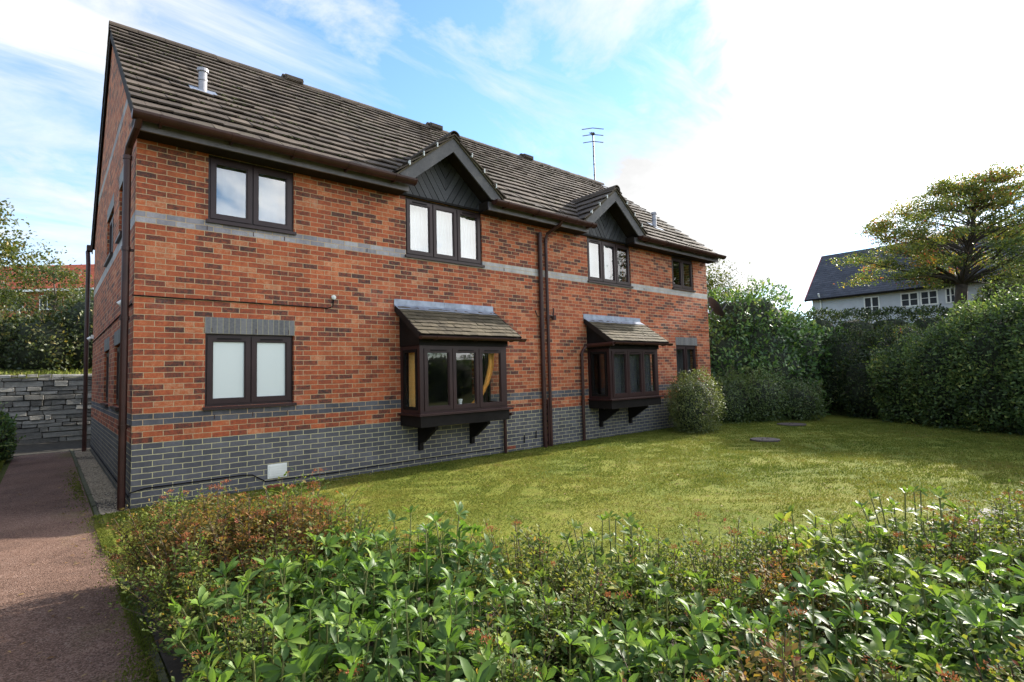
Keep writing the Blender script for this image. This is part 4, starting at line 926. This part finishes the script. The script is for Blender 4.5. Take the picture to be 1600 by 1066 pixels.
def shrub(name, label, cat, loc, lobes, n, size, m, kind='oval', seed=1, up=.35, depth=(.86, 1.04), p=2.4, bump=.1, core=.82, group=None, sprig=0, base=None):
    root = empty(name, loc, label, cat, group)
    P, N, Cl = hull_points(lobes, n, seed, depth, p, .02, bump); rs = np.random.RandomState(seed+5); k = len(P)
    tg = rs.normal(size=(k, 3)); ax = tg*.75+N*.55+np.array([0, 0, up]); nr = N+rs.normal(size=(k, 3))*.45+np.array([0, 0, .35])
    rnd = np.clip(.42+.24*rs.normal(size=k)+.24*Cl, 0, 1)
    leaves('foliage', P, ax, nr, size*rs.uniform(.65, 1.25, k), rnd, kind, m, root)
    if sprig:
        Q, N2, _ = hull_points(lobes, sprig, seed+3, (1.0, 1.02), p, .3, bump); LP, LA, LN, LR = [], [], [], []; st = MB()
        for a, b in zip(Q, N2):
            if b[2] < -.1: continue
            d = b*.6+np.array([0, 0, .75])+rs.normal(size=3)*.35; d /= np.linalg.norm(d); ln = size*rs.uniform(1.6, 3.6); st.tube([tuple(a-d*.1), tuple(a+d*ln)], [.006, .003], 4, caps=False)
            for q in range(9): t = q/8; s = rs.normal(size=3); s -= d*s.dot(d); s /= np.linalg.norm(s); LP.append(a+d*ln*t); LA.append(s*.8+d*(.4+.6*t)); LN.append(d*.9+rs.normal(size=3)*.2); LR.append(np.clip(.6+.2*rs.normal(), 0, 1))
        if LP: leaves('young_shoots', LP, LA, LN, size*rs.uniform(.7, 1.15, len(LP)), np.array(LR), kind, m, root); st.build('stem', M['stem'], root, recalc=False)
    if core: core_mesh(lobes, core, seed, M['core'], root, p)
    return root
def tree(name, label, cat, loc, height, trunk_r, fork, spread, pads, nleaf, lsize, m, seed, flat=.35, lean=(0, 0), pad_r=1.0, group=None, z0=.45, kind='diamond'):
    rs = np.random.RandomState(seed); root = empty(name, loc, label, cat, group); tb = MB(); P, N, R_ = [], [], []
    top = Vector((lean[0], lean[1], height)); fk = Vector((lean[0]*.2, lean[1]*.2, fork)); tb.tube([tuple(fk*.96), tuple(fk.lerp(top, .45)+Vector((.12, -.1, 0))), tuple(fk.lerp(top, .93))], [trunk_r*.75, trunk_r*.45, trunk_r*.08], 8); tb.tube([(0, 0, -.3), (0, 0, .15), tuple(fk*.55+Vector((.03, .02, 0))), tuple(fk)], [trunk_r*1.35, trunk_r*1.05, trunk_r*.92, trunk_r*.85], 10)
    for i in range(pads):
        t = (i+.5)/pads; a = i*2.399963+rs.normal()*.3; hz = z0+(1-z0)*t**.9
        prof = math.sqrt(max(0, 1-((t-.22)/.80)**2)) if t > .22 else .8+.2*t/.22
        rad = spread*max(.1, prof)*math.sqrt(rs.uniform(.06, 1.0)); c = Vector((lean[0]*t+math.cos(a)*rad, lean[1]*t+math.sin(a)*rad, height*hz-rs.uniform(0, .06)*height))
        src = fk.lerp(top, max(0, min(.9, (c.z-.45*rad-fork)/(height-fork)))); mid = src.lerp(c, .5)+Vector((rs.normal()*.05*spread, rs.normal()*.05*spread, .03*spread)); r0 = trunk_r*rs.uniform(.18, .34)*(1-.5*t)
        tb.tube([tuple(src), tuple(src.lerp(mid, .5)+Vector((0, 0, .02*spread))), tuple(mid), tuple(c)], [r0, r0*.75, r0*.5, r0*.16], 6, caps=False)
        for q in range(7):
            e = c+Vector((rs.normal()*.6, rs.normal()*.6, rs.normal()*.15))*pad_r; tb.tube([tuple(mid.lerp(c, rs.uniform(.2, 1))), tuple(e)], [r0*.16, r0*.04], 4, caps=False)
        k = int(nleaf/pads*rs.uniform(.7, 1.3)); pr = pad_r*rs.uniform(.75, 1.25); sub = rs.normal(size=(max(4, int(7*flat*3)), 3))*np.array([.55, .55, .55*flat])*pr
        w_ = rs.randint(0, len(sub), k); q = np.array(c)+sub[w_]+rs.normal(size=(k, 3))*np.array([.34, .34, .34*flat])*pr
        P.append(q); cl = rs.normal()*.14; R_.append(np.clip(.42+cl+.2*rs.normal(size=k)+.12*(q[:, 2]/height-.7), 0, 1))
    P = np.concatenate(P); R_ = np.concatenate(R_); k = len(P)
    leaves('crown', P, rs.normal(size=(k, 3))+np.array([0, 0, -.2]), rs.normal(size=(k, 3))*.7+np.array([0, 0, 1]), lsize*rs.uniform(.6, 1.3, k), R_, kind, m, root)
    tb.build('trunk', M['wood'], root, smooth=True, recalc=False); return root

def tz0(x, y): return float(terrain(x, y))
# hedges and bushes beyond the lawn
shrub('laurel', 'tall glossy laurel bush filling the space beyond the far corner of the house', 'bush', (17.3, .2, 0), [(-1.3, .5, 1.4, 1.5, 1.4, 1.75), (0, .1, 2.2, 1.7, 1.5, 2.05), (1.2, -.8, 1.5, 1.5, 1.4, 1.8), (-.4, -.4, 1.4, 1.7, 1.4, 1.6), (2.1, -1.5, 1.0, 1.1, 1.1, 1.5)], 17000, .15, M['laurel'], seed=11, bump=.14, sprig=190, depth=(.8, 1.06))
shrub('low_shrub', 'low wide rounded shrub at the foot of the tall laurel', 'bush', (15.0, -.75, 0), [(-.6, .4, .58, .75, .75, .82), (.25, -.25, .66, .85, .8, .86), (1.0, -.95, .5, .75, .7, .68), (-.15, .3, .75, .6, .6, .7)], 15000, .06, M['lowbush'], seed=21, p=2.0, bump=.2, sprig=160, core=.7, depth=(.75, 1.08))
shrub('round_shrub', 'rounded yellow-green shrub against the farther bay window', 'bush', (11.75, -.85, 0), [(0, 0, .66, .66, .62, .82), (.3, .12, .52, .5, .5, .6), (-.3, -.1, .5, .45, .5, .6)], 13000, .045, M['hebe'], seed=31, p=2.1, bump=.17, sprig=130, core=.72, depth=(.78, 1.08))
LH = []
for (x, y, h) in ((13.2, -9.4, 3.2), (13.75, -8.3, 3.1), (14.35, -7.2, 3.05), (15.0, -6.2, 2.95), (15.6, -5.2, 2.65), (16.3, -4.2, 2.25)): LH.append((x+.85, y-.5, h*.45, 1.35, 1.25, h*.56))
shrub('hedge', 'long dense dark hedge rising towards the right side of the lawn', 'hedge', (0, 0, 0), LH, 90000, .085, M['hedge'], seed=41, p=2.7, bump=.13, depth=(.84, 1.05), sprig=900, core=.76)
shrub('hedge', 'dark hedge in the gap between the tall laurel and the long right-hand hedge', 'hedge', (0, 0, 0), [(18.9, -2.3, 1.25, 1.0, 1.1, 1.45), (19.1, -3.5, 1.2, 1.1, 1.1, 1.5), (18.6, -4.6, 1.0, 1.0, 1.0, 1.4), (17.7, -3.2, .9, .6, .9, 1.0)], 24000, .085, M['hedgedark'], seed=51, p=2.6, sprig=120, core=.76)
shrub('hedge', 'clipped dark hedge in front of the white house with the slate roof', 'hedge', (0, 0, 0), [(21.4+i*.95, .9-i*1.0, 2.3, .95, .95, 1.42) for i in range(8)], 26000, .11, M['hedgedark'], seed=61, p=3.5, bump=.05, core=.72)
shrub('yellow_shrub', 'small yellow-leaved shrub peeping over the hedges near the tree', 'bush', (28.2, -5.1, 2.9), [(0, 0, .9, .9, .9, 1.0)], 2500, .12, M['hebe'], seed=71)
shrub('yellow_shrub', 'small golden shrub behind the left end of the long hedge', 'bush', (18.2, -4.0, 1.3), [(0, 0, .9, .35, .35, .5)], 600, .08, M['maple'], seed=72)
tree('autumn_tree', 'spreading tree turning yellow and red in front of the slate roofed house', 'tree', (28.6, -3.5, 2.7), 6.9, .25, 2.2, 4.1, 120, 62000, .10, M['maple'], 81, flat=.34, lean=(.5, -.9), pad_r=.62, z0=.37)
tree('small_tree', 'small green tree just behind the far corner of the house', 'tree', (21.6, 4.0, 1.2), 4.9, .1, 1.6, 1.2, 14, 5000, .12, M['oak'], 82, flat=.8, pad_r=.6)

for (x, y, sd, h_, lab) in ((34.5, -15.5, 83, 8.5, 'dense tree outside the right edge that shows as a reflection in the upper far windows'), (40.5, -16.5, 84, 9.5, 'tall tree outside the right edge, the farther one reflected in the upper far windows')):
    tree('broadleaf_tree', lab, 'tree', (x, y, tz0(x, y)), h_, .25, 2.4, 3.2, 26, 9000, .26, M['oak'], sd, flat=.7, pad_r=1.1, z0=.25)

# white house on the right
wh = empty('white_house', (35.5, 0, 2.85), 'long low white house with dark slate roof behind the hedge', 'house')
mb = MB(); mb.box(0, 5.8, -13, 4.7, -.5, 2.95); mb.prism([(0, 4.7, 2.95), (5.8, 4.7, 2.95), (2.9, 4.7, 5.6)], (0, -.3, 0)); mb.build('wall', M['render'], wh)
mb = MB(); q0 = math.atan(3.15/3.3); ln = 3.4/math.cos(q0)
def PW(u, s, h): return (-.35+s*math.cos(q0)-h*math.sin(q0), u, 2.86+s*math.sin(q0)+h*math.cos(q0))
tile_field(mb, -13.2, 5.0, ln, .22, .26, PW, thick=.01, lift=.014)
mb.prism([PW(-13.2, 0, -.01), PW(5.0, 0, -.01), PW(5.0, ln, -.01), PW(-13.2, ln, -.01)], (0, 0, -.04))
xr = -.35+ln*math.cos(q0); zr = 2.86+ln*math.sin(q0); mb.prism([(xr, -13.2, zr), (xr, 5.0, zr), (xr+3.3, 5.0, 2.8), (xr+3.3, -13.2, 2.8)], (0, 0, -.05)); mb.build('roof', M['darktile'], wh)
mb = MB(); mb.prism([PW(5.0, 0, .03), PW(5.0, ln, .03), PW(5.0, ln, -.14), PW(5.0, 0, -.14)], (0, .04, 0)); mb.build('verge_board', M['redpaint'], wh)
mb = MB(); mb.tube([(-.40, -13.2, 2.84), (-.40, 5.0, 2.84)], .06, 8); mb.build('gutter', M['cable'], wh)
mb = MB(); mb.tube([(-.06, 4.2, -.4), (-.06, 4.2, 2.7), (-.36, 4.2, 3.2)], .05, 8); mb.build('downpipe', M['white'], wh)
for (y0, y1, z0, z1) in ((1.1, 1.9, 1.5, 2.7), (-.75, .1, 1.9, 2.7), (-1.6, -.8, 1.9, 2.7), (-2.35, -1.9, 1.9, 2.75), (-5.2, -4.3, 1.6, 2.6), (-7.5, -6.6, 1.6, 2.6)):
    f = MB(); f.box(-.03, .02, y0, y1, z0, z0+.07); f.box(-.03, .02, y0, y1, z1-.07, z1); n = 2
    for k in range(n+1): yy = y0+(y1-y0-.07)*k/n; f.box(-.032, .02, yy, yy+.07, z0, z1)
    f.box(-.02, .02, y0, y1, (z0+z1)/2-.015, (z0+z1)/2+.015); wn = f.build('window', M['white'], wh); p = MB(); p.box(-.01, -.004, y0+.03, y1-.03, z0+.03, z1-.03); p.build('pane', M['dish'], wn)
mb = MB(); mb.prism([PW(-3.9, 1.75, .06), PW(-3.1, 1.75, .06), PW(-3.1, 2.5, .06), PW(-3.9, 2.5, .06)], (0, 0, -.06)); mb.build('rooflight', M['flue'], wh)

# left background: red roofed house, trees and scrub on the bank
rh = empty('red_roofed_house', (-1.0, 44.5, 6.2), 'orange brick house with red tiled roof up on the bank behind the trees', 'house', rz=R(-41))
mb = MB(); mb.box(-9, 9, 0, 6, -1, 2.6); mb.build('wall', M['farbrick'], rh)
q1 = R(36); l1 = 3.6/math.cos(q1)
def PH(u, s, h): return (u, -.4+s*math.cos(q1)-h*math.sin(q1), 2.45+s*math.sin(q1)+h*math.cos(q1))
mb = MB(); tile_field(mb, -9.3, 9.3, l1, .3, .34, PH, thick=.012, lift=.02); mb.prism([PH(-9.3, 0, -.01), PH(9.3, 0, -.01), PH(9.3, l1, -.01), PH(-9.3, l1, -.01)], (0, 0, -.05))
zt = 2.45+l1*math.sin(q1); mb.prism([(-9.3, 3.2, zt), (9.3, 3.2, zt), (9.3, 6.8, 2.4), (-9.3, 6.8, 2.4)], (0, 0, -.05)); mb.build('roof', M['redtile'], rh)
mb = MB(); mb.box(-9.3, 9.3, -.46, -.36, 2.33, 2.5); mb.build('gutter', M['white'], rh)
for x in (-5.2, -2.2, .2, 2.6, 5.6):
    f = MB(); f.box(x-.6, x+.6, -.04, .02, 1.0, 2.1); wn = f.build('window', M['white'], rh); p = MB(); p.box(x-.53, x-.03, -.05, -.042, 1.07, 2.03); p.box(x+.03, x+.53, -.05, -.042, 1.07, 2.03); p.build('pane', M['dish'], wn)
def tz(x, y): return float(terrain(x, y))
tree('broadleaf_tree', 'leafy tree at the left edge of the picture above the retaining wall', 'tree', (-3.4, 20.6, tz(-3.4, 20.6)), 5.3, .16, 1.9, 2.0, 22, 12000, .15, M['oak'], 91, flat=.7, pad_r=.75, z0=.3)
tree('young_tree', 'small yellowing tree between the retaining wall and the red roofed house', 'tree', (-.75, 16.5, tz(-.75, 16.5)), 3.4, .07, 1.1, 1.1, 13, 4200, .10, M['oak'], 92, flat=.8, pad_r=.42, z0=.4)
tree('young_tree', 'pale twiggy tree on the bank beside the larger leafy tree', 'tree', (-2.3, 18.5, tz(-2.3, 18.5)), 3.0, .07, 1.0, 1.2, 12, 3500, .09, M['oak'], 93, flat=.8, pad_r=.5, z0=.35)
for (x, y, s, hgt, sd, lab) in ((.3, 13.6, 1.0, 2.4, 101, 'dark evergreen bush above the wall hard against the house gable'), (-.9, 13.4, .9, 1.7, 102, 'dark bush above the middle of the retaining wall'), (-2.2, 13.8, 1.0, 1.5, 103, 'dark bush above the left end of the retaining wall'), (-1.2, 15.6, 1.2, 1.25, 104, 'tangled olive scrub higher up the bank'), (-3.6, 17.2, 1.4, 1.4, 105, 'scrub on the bank below the tree at the left edge'), (.9, 17.2, 1.3, 2.6, 106, 'tall scrub on the bank behind the gable corner'), (2.6, 16, 1.5, 2.2, 107, 'scrub on the bank hidden mostly by the house')):
    z = tz(x, y)-.05; shrub('bank_shrub', lab, 'bush', (x, y, z), [(0, 0, hgt*.45, s, s*.9, hgt*.58), (.45*s, .3*s, hgt*.4, .7*s, .7*s, hgt*.5), (-.5*s, .1, hgt*.35, .65*s, .7*s, hgt*.45)], 5200, .11, M['scrub'], kind='diamond', seed=sd, bump=.16, sprig=70, depth=(.7, 1.08), group='shrubs on the bank above the stone wall')
shrub('bank_shrub', 'small dark shrub at the left edge of the path below the stone wall', 'bush', (-1.85, 7.6, 0), [(0, 0, .5, .52, .6, .62), (.05, -.3, .38, .45, .4, .45)], 4200, .075, M['laurel'], seed=111, sprig=40)
shrub('bank_shrub', 'unseen evergreen bush added behind the house to keep sun off the yard', 'bush', (3.2, 10.2, 0), [(0, 0, 1.8, 1.2, 1.2, 2.0), (2.2, .2, 1.9, 1.3, 1.2, 2.1)], 2500, .2, M['laurel'], kind='diamond', seed=130)  # added unseen bush, blocks the sun that would reach the yard
shrub('hedge', 'unseen tall hedge added beyond the path to darken the gable wall', 'hedge', (0, 0, 0), [(-4.6, y_, 1.6, 1.2, 1.6, 2.1) for y_ in (-5.5, -3, -.5, 2, 4.5, 7)], 5000, .2, M['hedge'], kind='diamond', seed=131, p=3)  # added out of view to cut low sky light on the gable
# hedge and trees across the drive, seen only as reflections in the glass
shrub('hedge', 'dark hedge behind the camera that shows as a reflection in the lower windows', 'hedge', (0, 0, 0), [(x, -19-.12*x, 1.3, 2.2, 1.1, 1.6) for x in (2, 6, 10, 14, 18, 22)], 6000, .22, M['hedge'], kind='diamond', seed=121, p=3)

# ------------------------------------------------------------------ planting bed in front
def spirea(seed, m, heads, h=.6, nst=58, nl=66):
    rs = np.random.RandomState(seed); root = empty('spirea', (0, 0, -50), 'x', 'shrub'); st = MB(); P, A, N, S, Rn = [], [], [], [], []; heads_ = []
    for i in range(nst):
        a = rs.uniform(0, 6.283); sp = rs.uniform(0, 1)**.7; b = np.array([math.cos(a)*.05, math.sin(a)*.05, 0]); hh = h*rs.uniform(.62, 1.12)*(1-.25*sp); e = np.array([math.cos(a)*sp*.36, math.sin(a)*sp*.36, hh])+rs.normal(size=3)*.03
        mid = b*.5+e*.5+np.array([0, 0, .06])*sp; pts = [b, mid, e]; st.tube([tuple(q) for q in pts], [.0035, .0028, .0015], 4, caps=False)
        tone = rs.normal()*.13
        for k in range(nl):
            t = .18+.82*rs.rand()**.75; q = (b*(1-t)**2+2*mid*t*(1-t)+e*t*t); d = rs.normal(size=3); d[2] = abs(d[2])*.4+.15; d /= np.linalg.norm(d); q = q+d*rs.uniform(0, .05)
            P.append(q); A.append(d+np.array([0, 0, .1])); N.append(rs.normal(size=3)*.4+np.array([0, 0, 1])); S.append(rs.uniform(.017, .034)); Rn.append(np.clip(.28+.42*t*rs.rand()+.15*rs.normal()+tone, 0, 1))
        if rs.rand() < heads:
            tt = e+np.array([0, 0, rs.uniform(.0, .07)]); st.tube([tuple(e), tuple(tt)], .0014, 4, caps=False); rr = rs.uniform(.018, .04); base = rs.rand()*.5; HP, HA, HN, HS, HR = [], [], [], [], []; heads_.append((HP, HA, HN, HS, HR))
            for k in range(60): g = rs.normal(size=2)*rr*.6; HP.append(tt+np.array([g[0], g[1], rs.normal()*.006-(g@g)*3])); HA.append(np.array([g[0], g[1], .02])+rs.normal(size=3)*.01); HN.append(rs.normal(size=3)); HS.append(rs.uniform(.006, .011)); HR.append(base+.5*rs.rand())
    leaves('foliage', P, A, N, S, np.array(Rn), 'diamond', m, root, smooth=False)
    for (HP, HA, HN, HS, HR) in heads_: leaves('seed_head', HP, HA, HN, HS, np.array(HR), 'diamond', M['seed'], root, smooth=False)
    st.build('stem', M['stem'], root, recalc=False); return root
def broadleaf(seed, m, h=.58, nst=32, nw=10, ls=.078, kind='long', wh=2, rad=.39, upr=.35):
    rs = np.random.RandomState(seed); root = empty('evergreen_shrub', (0, 0, -50), 'x', 'shrub'); st = MB(); P, A, N, S, Rn = [], [], [], [], []
    for i in range(nst):
        a = i*2.4+rs.normal()*.3; sp = math.sqrt((i+.5)/nst); hh = h*rs.uniform(.82, 1.03)*(1-.35*sp**2); b = np.array([math.cos(a)*.04, math.sin(a)*.04, 0]); e = np.array([math.cos(a)*sp*rad, math.sin(a)*sp*rad, hh]); mid = (b+e)/2+np.array([math.cos(a), math.sin(a), 0])*.05
        st.tube([tuple(b), tuple(mid), tuple(e)], [.007, .005, .003], 5, caps=False); dr = e-mid; dr /= np.linalg.norm(dr)
        for w_ in range(wh+2):
            t = 1-w_*rs.uniform(.15, .21); c = b*(1-t)**2+2*mid*t*(1-t)+e*t*t; k = nw if w_ == 0 else max(4, nw-2); tone = rs.normal()*.11-(.06*w_); wsz = rs.uniform(.6, 1.15); k = max(4, k+rs.randint(-3, 2)); drj = dr+rs.normal(size=3)*.3; drj /= np.linalg.norm(drj)
            for j in range(k):
                q = 6.283*j/k+rs.normal()*.22+w_*.7; side = np.array([math.cos(q), math.sin(q), 0]); side -= drj*side.dot(drj); side /= np.linalg.norm(side)
                up_ = (rs.uniform(.25, 1.0) if w_ == 0 else rs.uniform(-.15, .45))+upr*.3; d = side+drj*up_+np.array([0, 0, rs.normal()*.15])
                P.append(c+side*.006); A.append(d); N.append(drj*1.0-side*.35+rs.normal(size=3)*.28); S.append(ls*rs.uniform(.55, 1.15)*wsz*(1.0 if w_ else .92)); Rn.append(np.clip(.46+tone+.15*rs.normal()+(.12 if w_ == 0 else -.04), 0, 1))
    leaves('foliage', P, A, N, S, np.array(Rn), kind, m, root); st.build('stem', M['greenstem'], root, recalc=False); return root
spv = [spirea(201, M['spirea'], .10), spirea(202, M['spirea'], .22), spirea(203, M['spirea'], .06), spirea(204, M['spireared'], .3, .62), spirea(205, M['spireared'], .16, .6, 52), spirea(206, M['spirea'], .14, .66, 40)]
brv = [broadleaf(301, M['rhodo']), broadleaf(302, M['rhodo'], .56, 36, 10, .078), broadleaf(303, M['skim'], .56, 34, 9, .068, 'oval', 3, .38), broadleaf(304, M['skim'], .6, 32, 9, .064, 'oval', 3, .38), broadleaf(305, M['rhodo'], .63, 26, 10, .09), broadleaf(306, M['skim'], .54, 34, 10, .074, 'long', 2, .38)]
used = set()
def put(pool, i, x, y, s, rz, name, label, cat, group):
    src = pool[i]
    if (id(pool), i) not in used: used.add((id(pool), i)); o = src; o.location = (x, y, .05); o.rotation_euler.z = rz; o.scale = (s, s, s)
    else: o = dup(src, (x, y, .05), rz, s)
    o['label'] = label; o['category'] = cat; o['group'] = group; return o
rs = np.random.RandomState(5)
def edge_dist(x, y):
    best = 9
    for (a, b) in zip(BED[:-3], BED[1:-2]):
        dx, dy = b[0]-a[0], b[1]-a[1]; t = min(1, max(0, ((x-a[0])*dx+(y-a[1])*dy)/(dx*dx+dy*dy))); best = min(best, math.hypot(x-a[0]-t*dx, y-a[1]-t*dy))
    return best
# evergreens: placed clumps  (x, y, scale, variant, label)
EV = [(.50, -5.15, 1.1, 1, 'glossy evergreen shrub with long leaves in the left half of the bed, nearest the lawn'), (.02, -5.45, 1.1, 0, 'glossy evergreen shrub spreading towards the path at the left of the bed'),
      (-.05, -6.15, 1.1, 1, 'long-leaved evergreen at the bottom edge of the picture beside the path'), (.85, -5.55, 1.2, 4, 'tall evergreen shrub with upright shoots standing above the spirea left of centre'),
      (.42, -5.8, 1.1, 0, 'dark centred evergreen between the two left-hand long-leaved ones'), (.30, -6.45, 1.1, 4, 'bright long-leaved evergreen in the near foreground left of centre'), (.72, -6.35, 1.0, 0, 'bright whorled evergreen at the bottom middle of the picture'),
      (1.80, -6.2, 1.1, 3, 'pale glossy evergreen rising through the spirea in the middle of the bed'), (1.40, -6.75, 1.05, 5, 'light green evergreen in the foreground right of centre'),
      (.75, -6.95, 1.0, 1, 'low long-leaved evergreen touching the bottom edge near the middle'), (1.15, -7.2, 1.05, 1, 'long-leaved evergreen low at the bottom edge right of centre'), (2.75, -7.0, 1.15, 2, 'leafy evergreen by the lawn edge on the right'), (3.5, -7.35, 1.2, 3, 'tall dark-stemmed evergreen against the lawn on the right'),
      (1.70, -7.35, 1.05, 0, 'long-leaved evergreen in the lower right foreground'), (2.2, -7.55, 1.1, 5, 'glossy evergreen near the right bottom corner'), (3.0, -8.0, 1.15, 2, 'round-leaved evergreen at the right edge of the picture'), (1.95, -8.0, 1.1, 1, 'long-leaved evergreen in the bottom right corner'), (1.35, -7.7, 1.0, 5, 'low evergreen at the bottom edge towards the right corner'),
      (2.45, -7.2, 1.0, 2, 'rounded mid-green evergreen among spirea on the right'), (1.0, -6.2, .9, 2, 'small round-leaved evergreen between the tall left shrub and the pale middle one'), (2.5, -7.9, 1.05, 0, 'whorled evergreen just left of the round-leaved one at the right edge')]
for (x, y, s, v, lab) in EV: put(brv, v, x, y, s*1.0, rs.uniform(0, 6.28), 'evergreen_shrub', lab, 'shrub', 'broad-leaved evergreens in the front bed')
pts = [(-.13+rs.uniform(-.03, .06), -3.25-.33*k+rs.uniform(-.06, .06)) for k in range(11)]; NE = len(pts)
for _ in range(6000):
    x, y = rs.uniform(-.2, 6.8), rs.uniform(-9.2, -2.4)
    if not inpoly(x, y) or math.hypot(x-CAM.x, y-CAM.y) < 1.35: continue
    if edge_dist(x, y) < .13 and x > .1: continue
    if x < -.16: continue
    if any(math.hypot(x-q[0], y-q[1]) < (.235 if y > -4.6 else .29) for q in pts): continue
    if any(math.hypot(x-e[0], y-e[1]) < .33 for e in EV): continue
    if edge_dist(x, y) > 2.3: continue
    pts.append((x, y))
for (x, y) in pts:
    left = y > -4.6; v = rs.choice([3, 4, 3, 4, 1]) if left and rs.rand() < .75 else rs.choice([0, 1, 2, 5, 0, 2, 4])
    lab = 'russet twiggy spirea with rust seed heads at the path end of the bed' if y > -4.6 else ('yellow-green spirea with thin stems in the middle of the bed' if x < 2.2 else 'olive spirea with rust seed heads at the right of the bed')
    put(spv, int(v), x, y, rs.uniform(.85, 1.12)*(1.14 if y > -4.7 else 1.0)*(.8 if x < -.04 else 1.0 if edge_dist(x, y) > .3 else .85), rs.uniform(0, 6.28), 'spirea', lab, 'shrub', 'spirea at the path end' if y > -4.6 else ('spirea mid bed' if x < 2.2 else 'spirea at the right'))
print('spirea', len(pts))
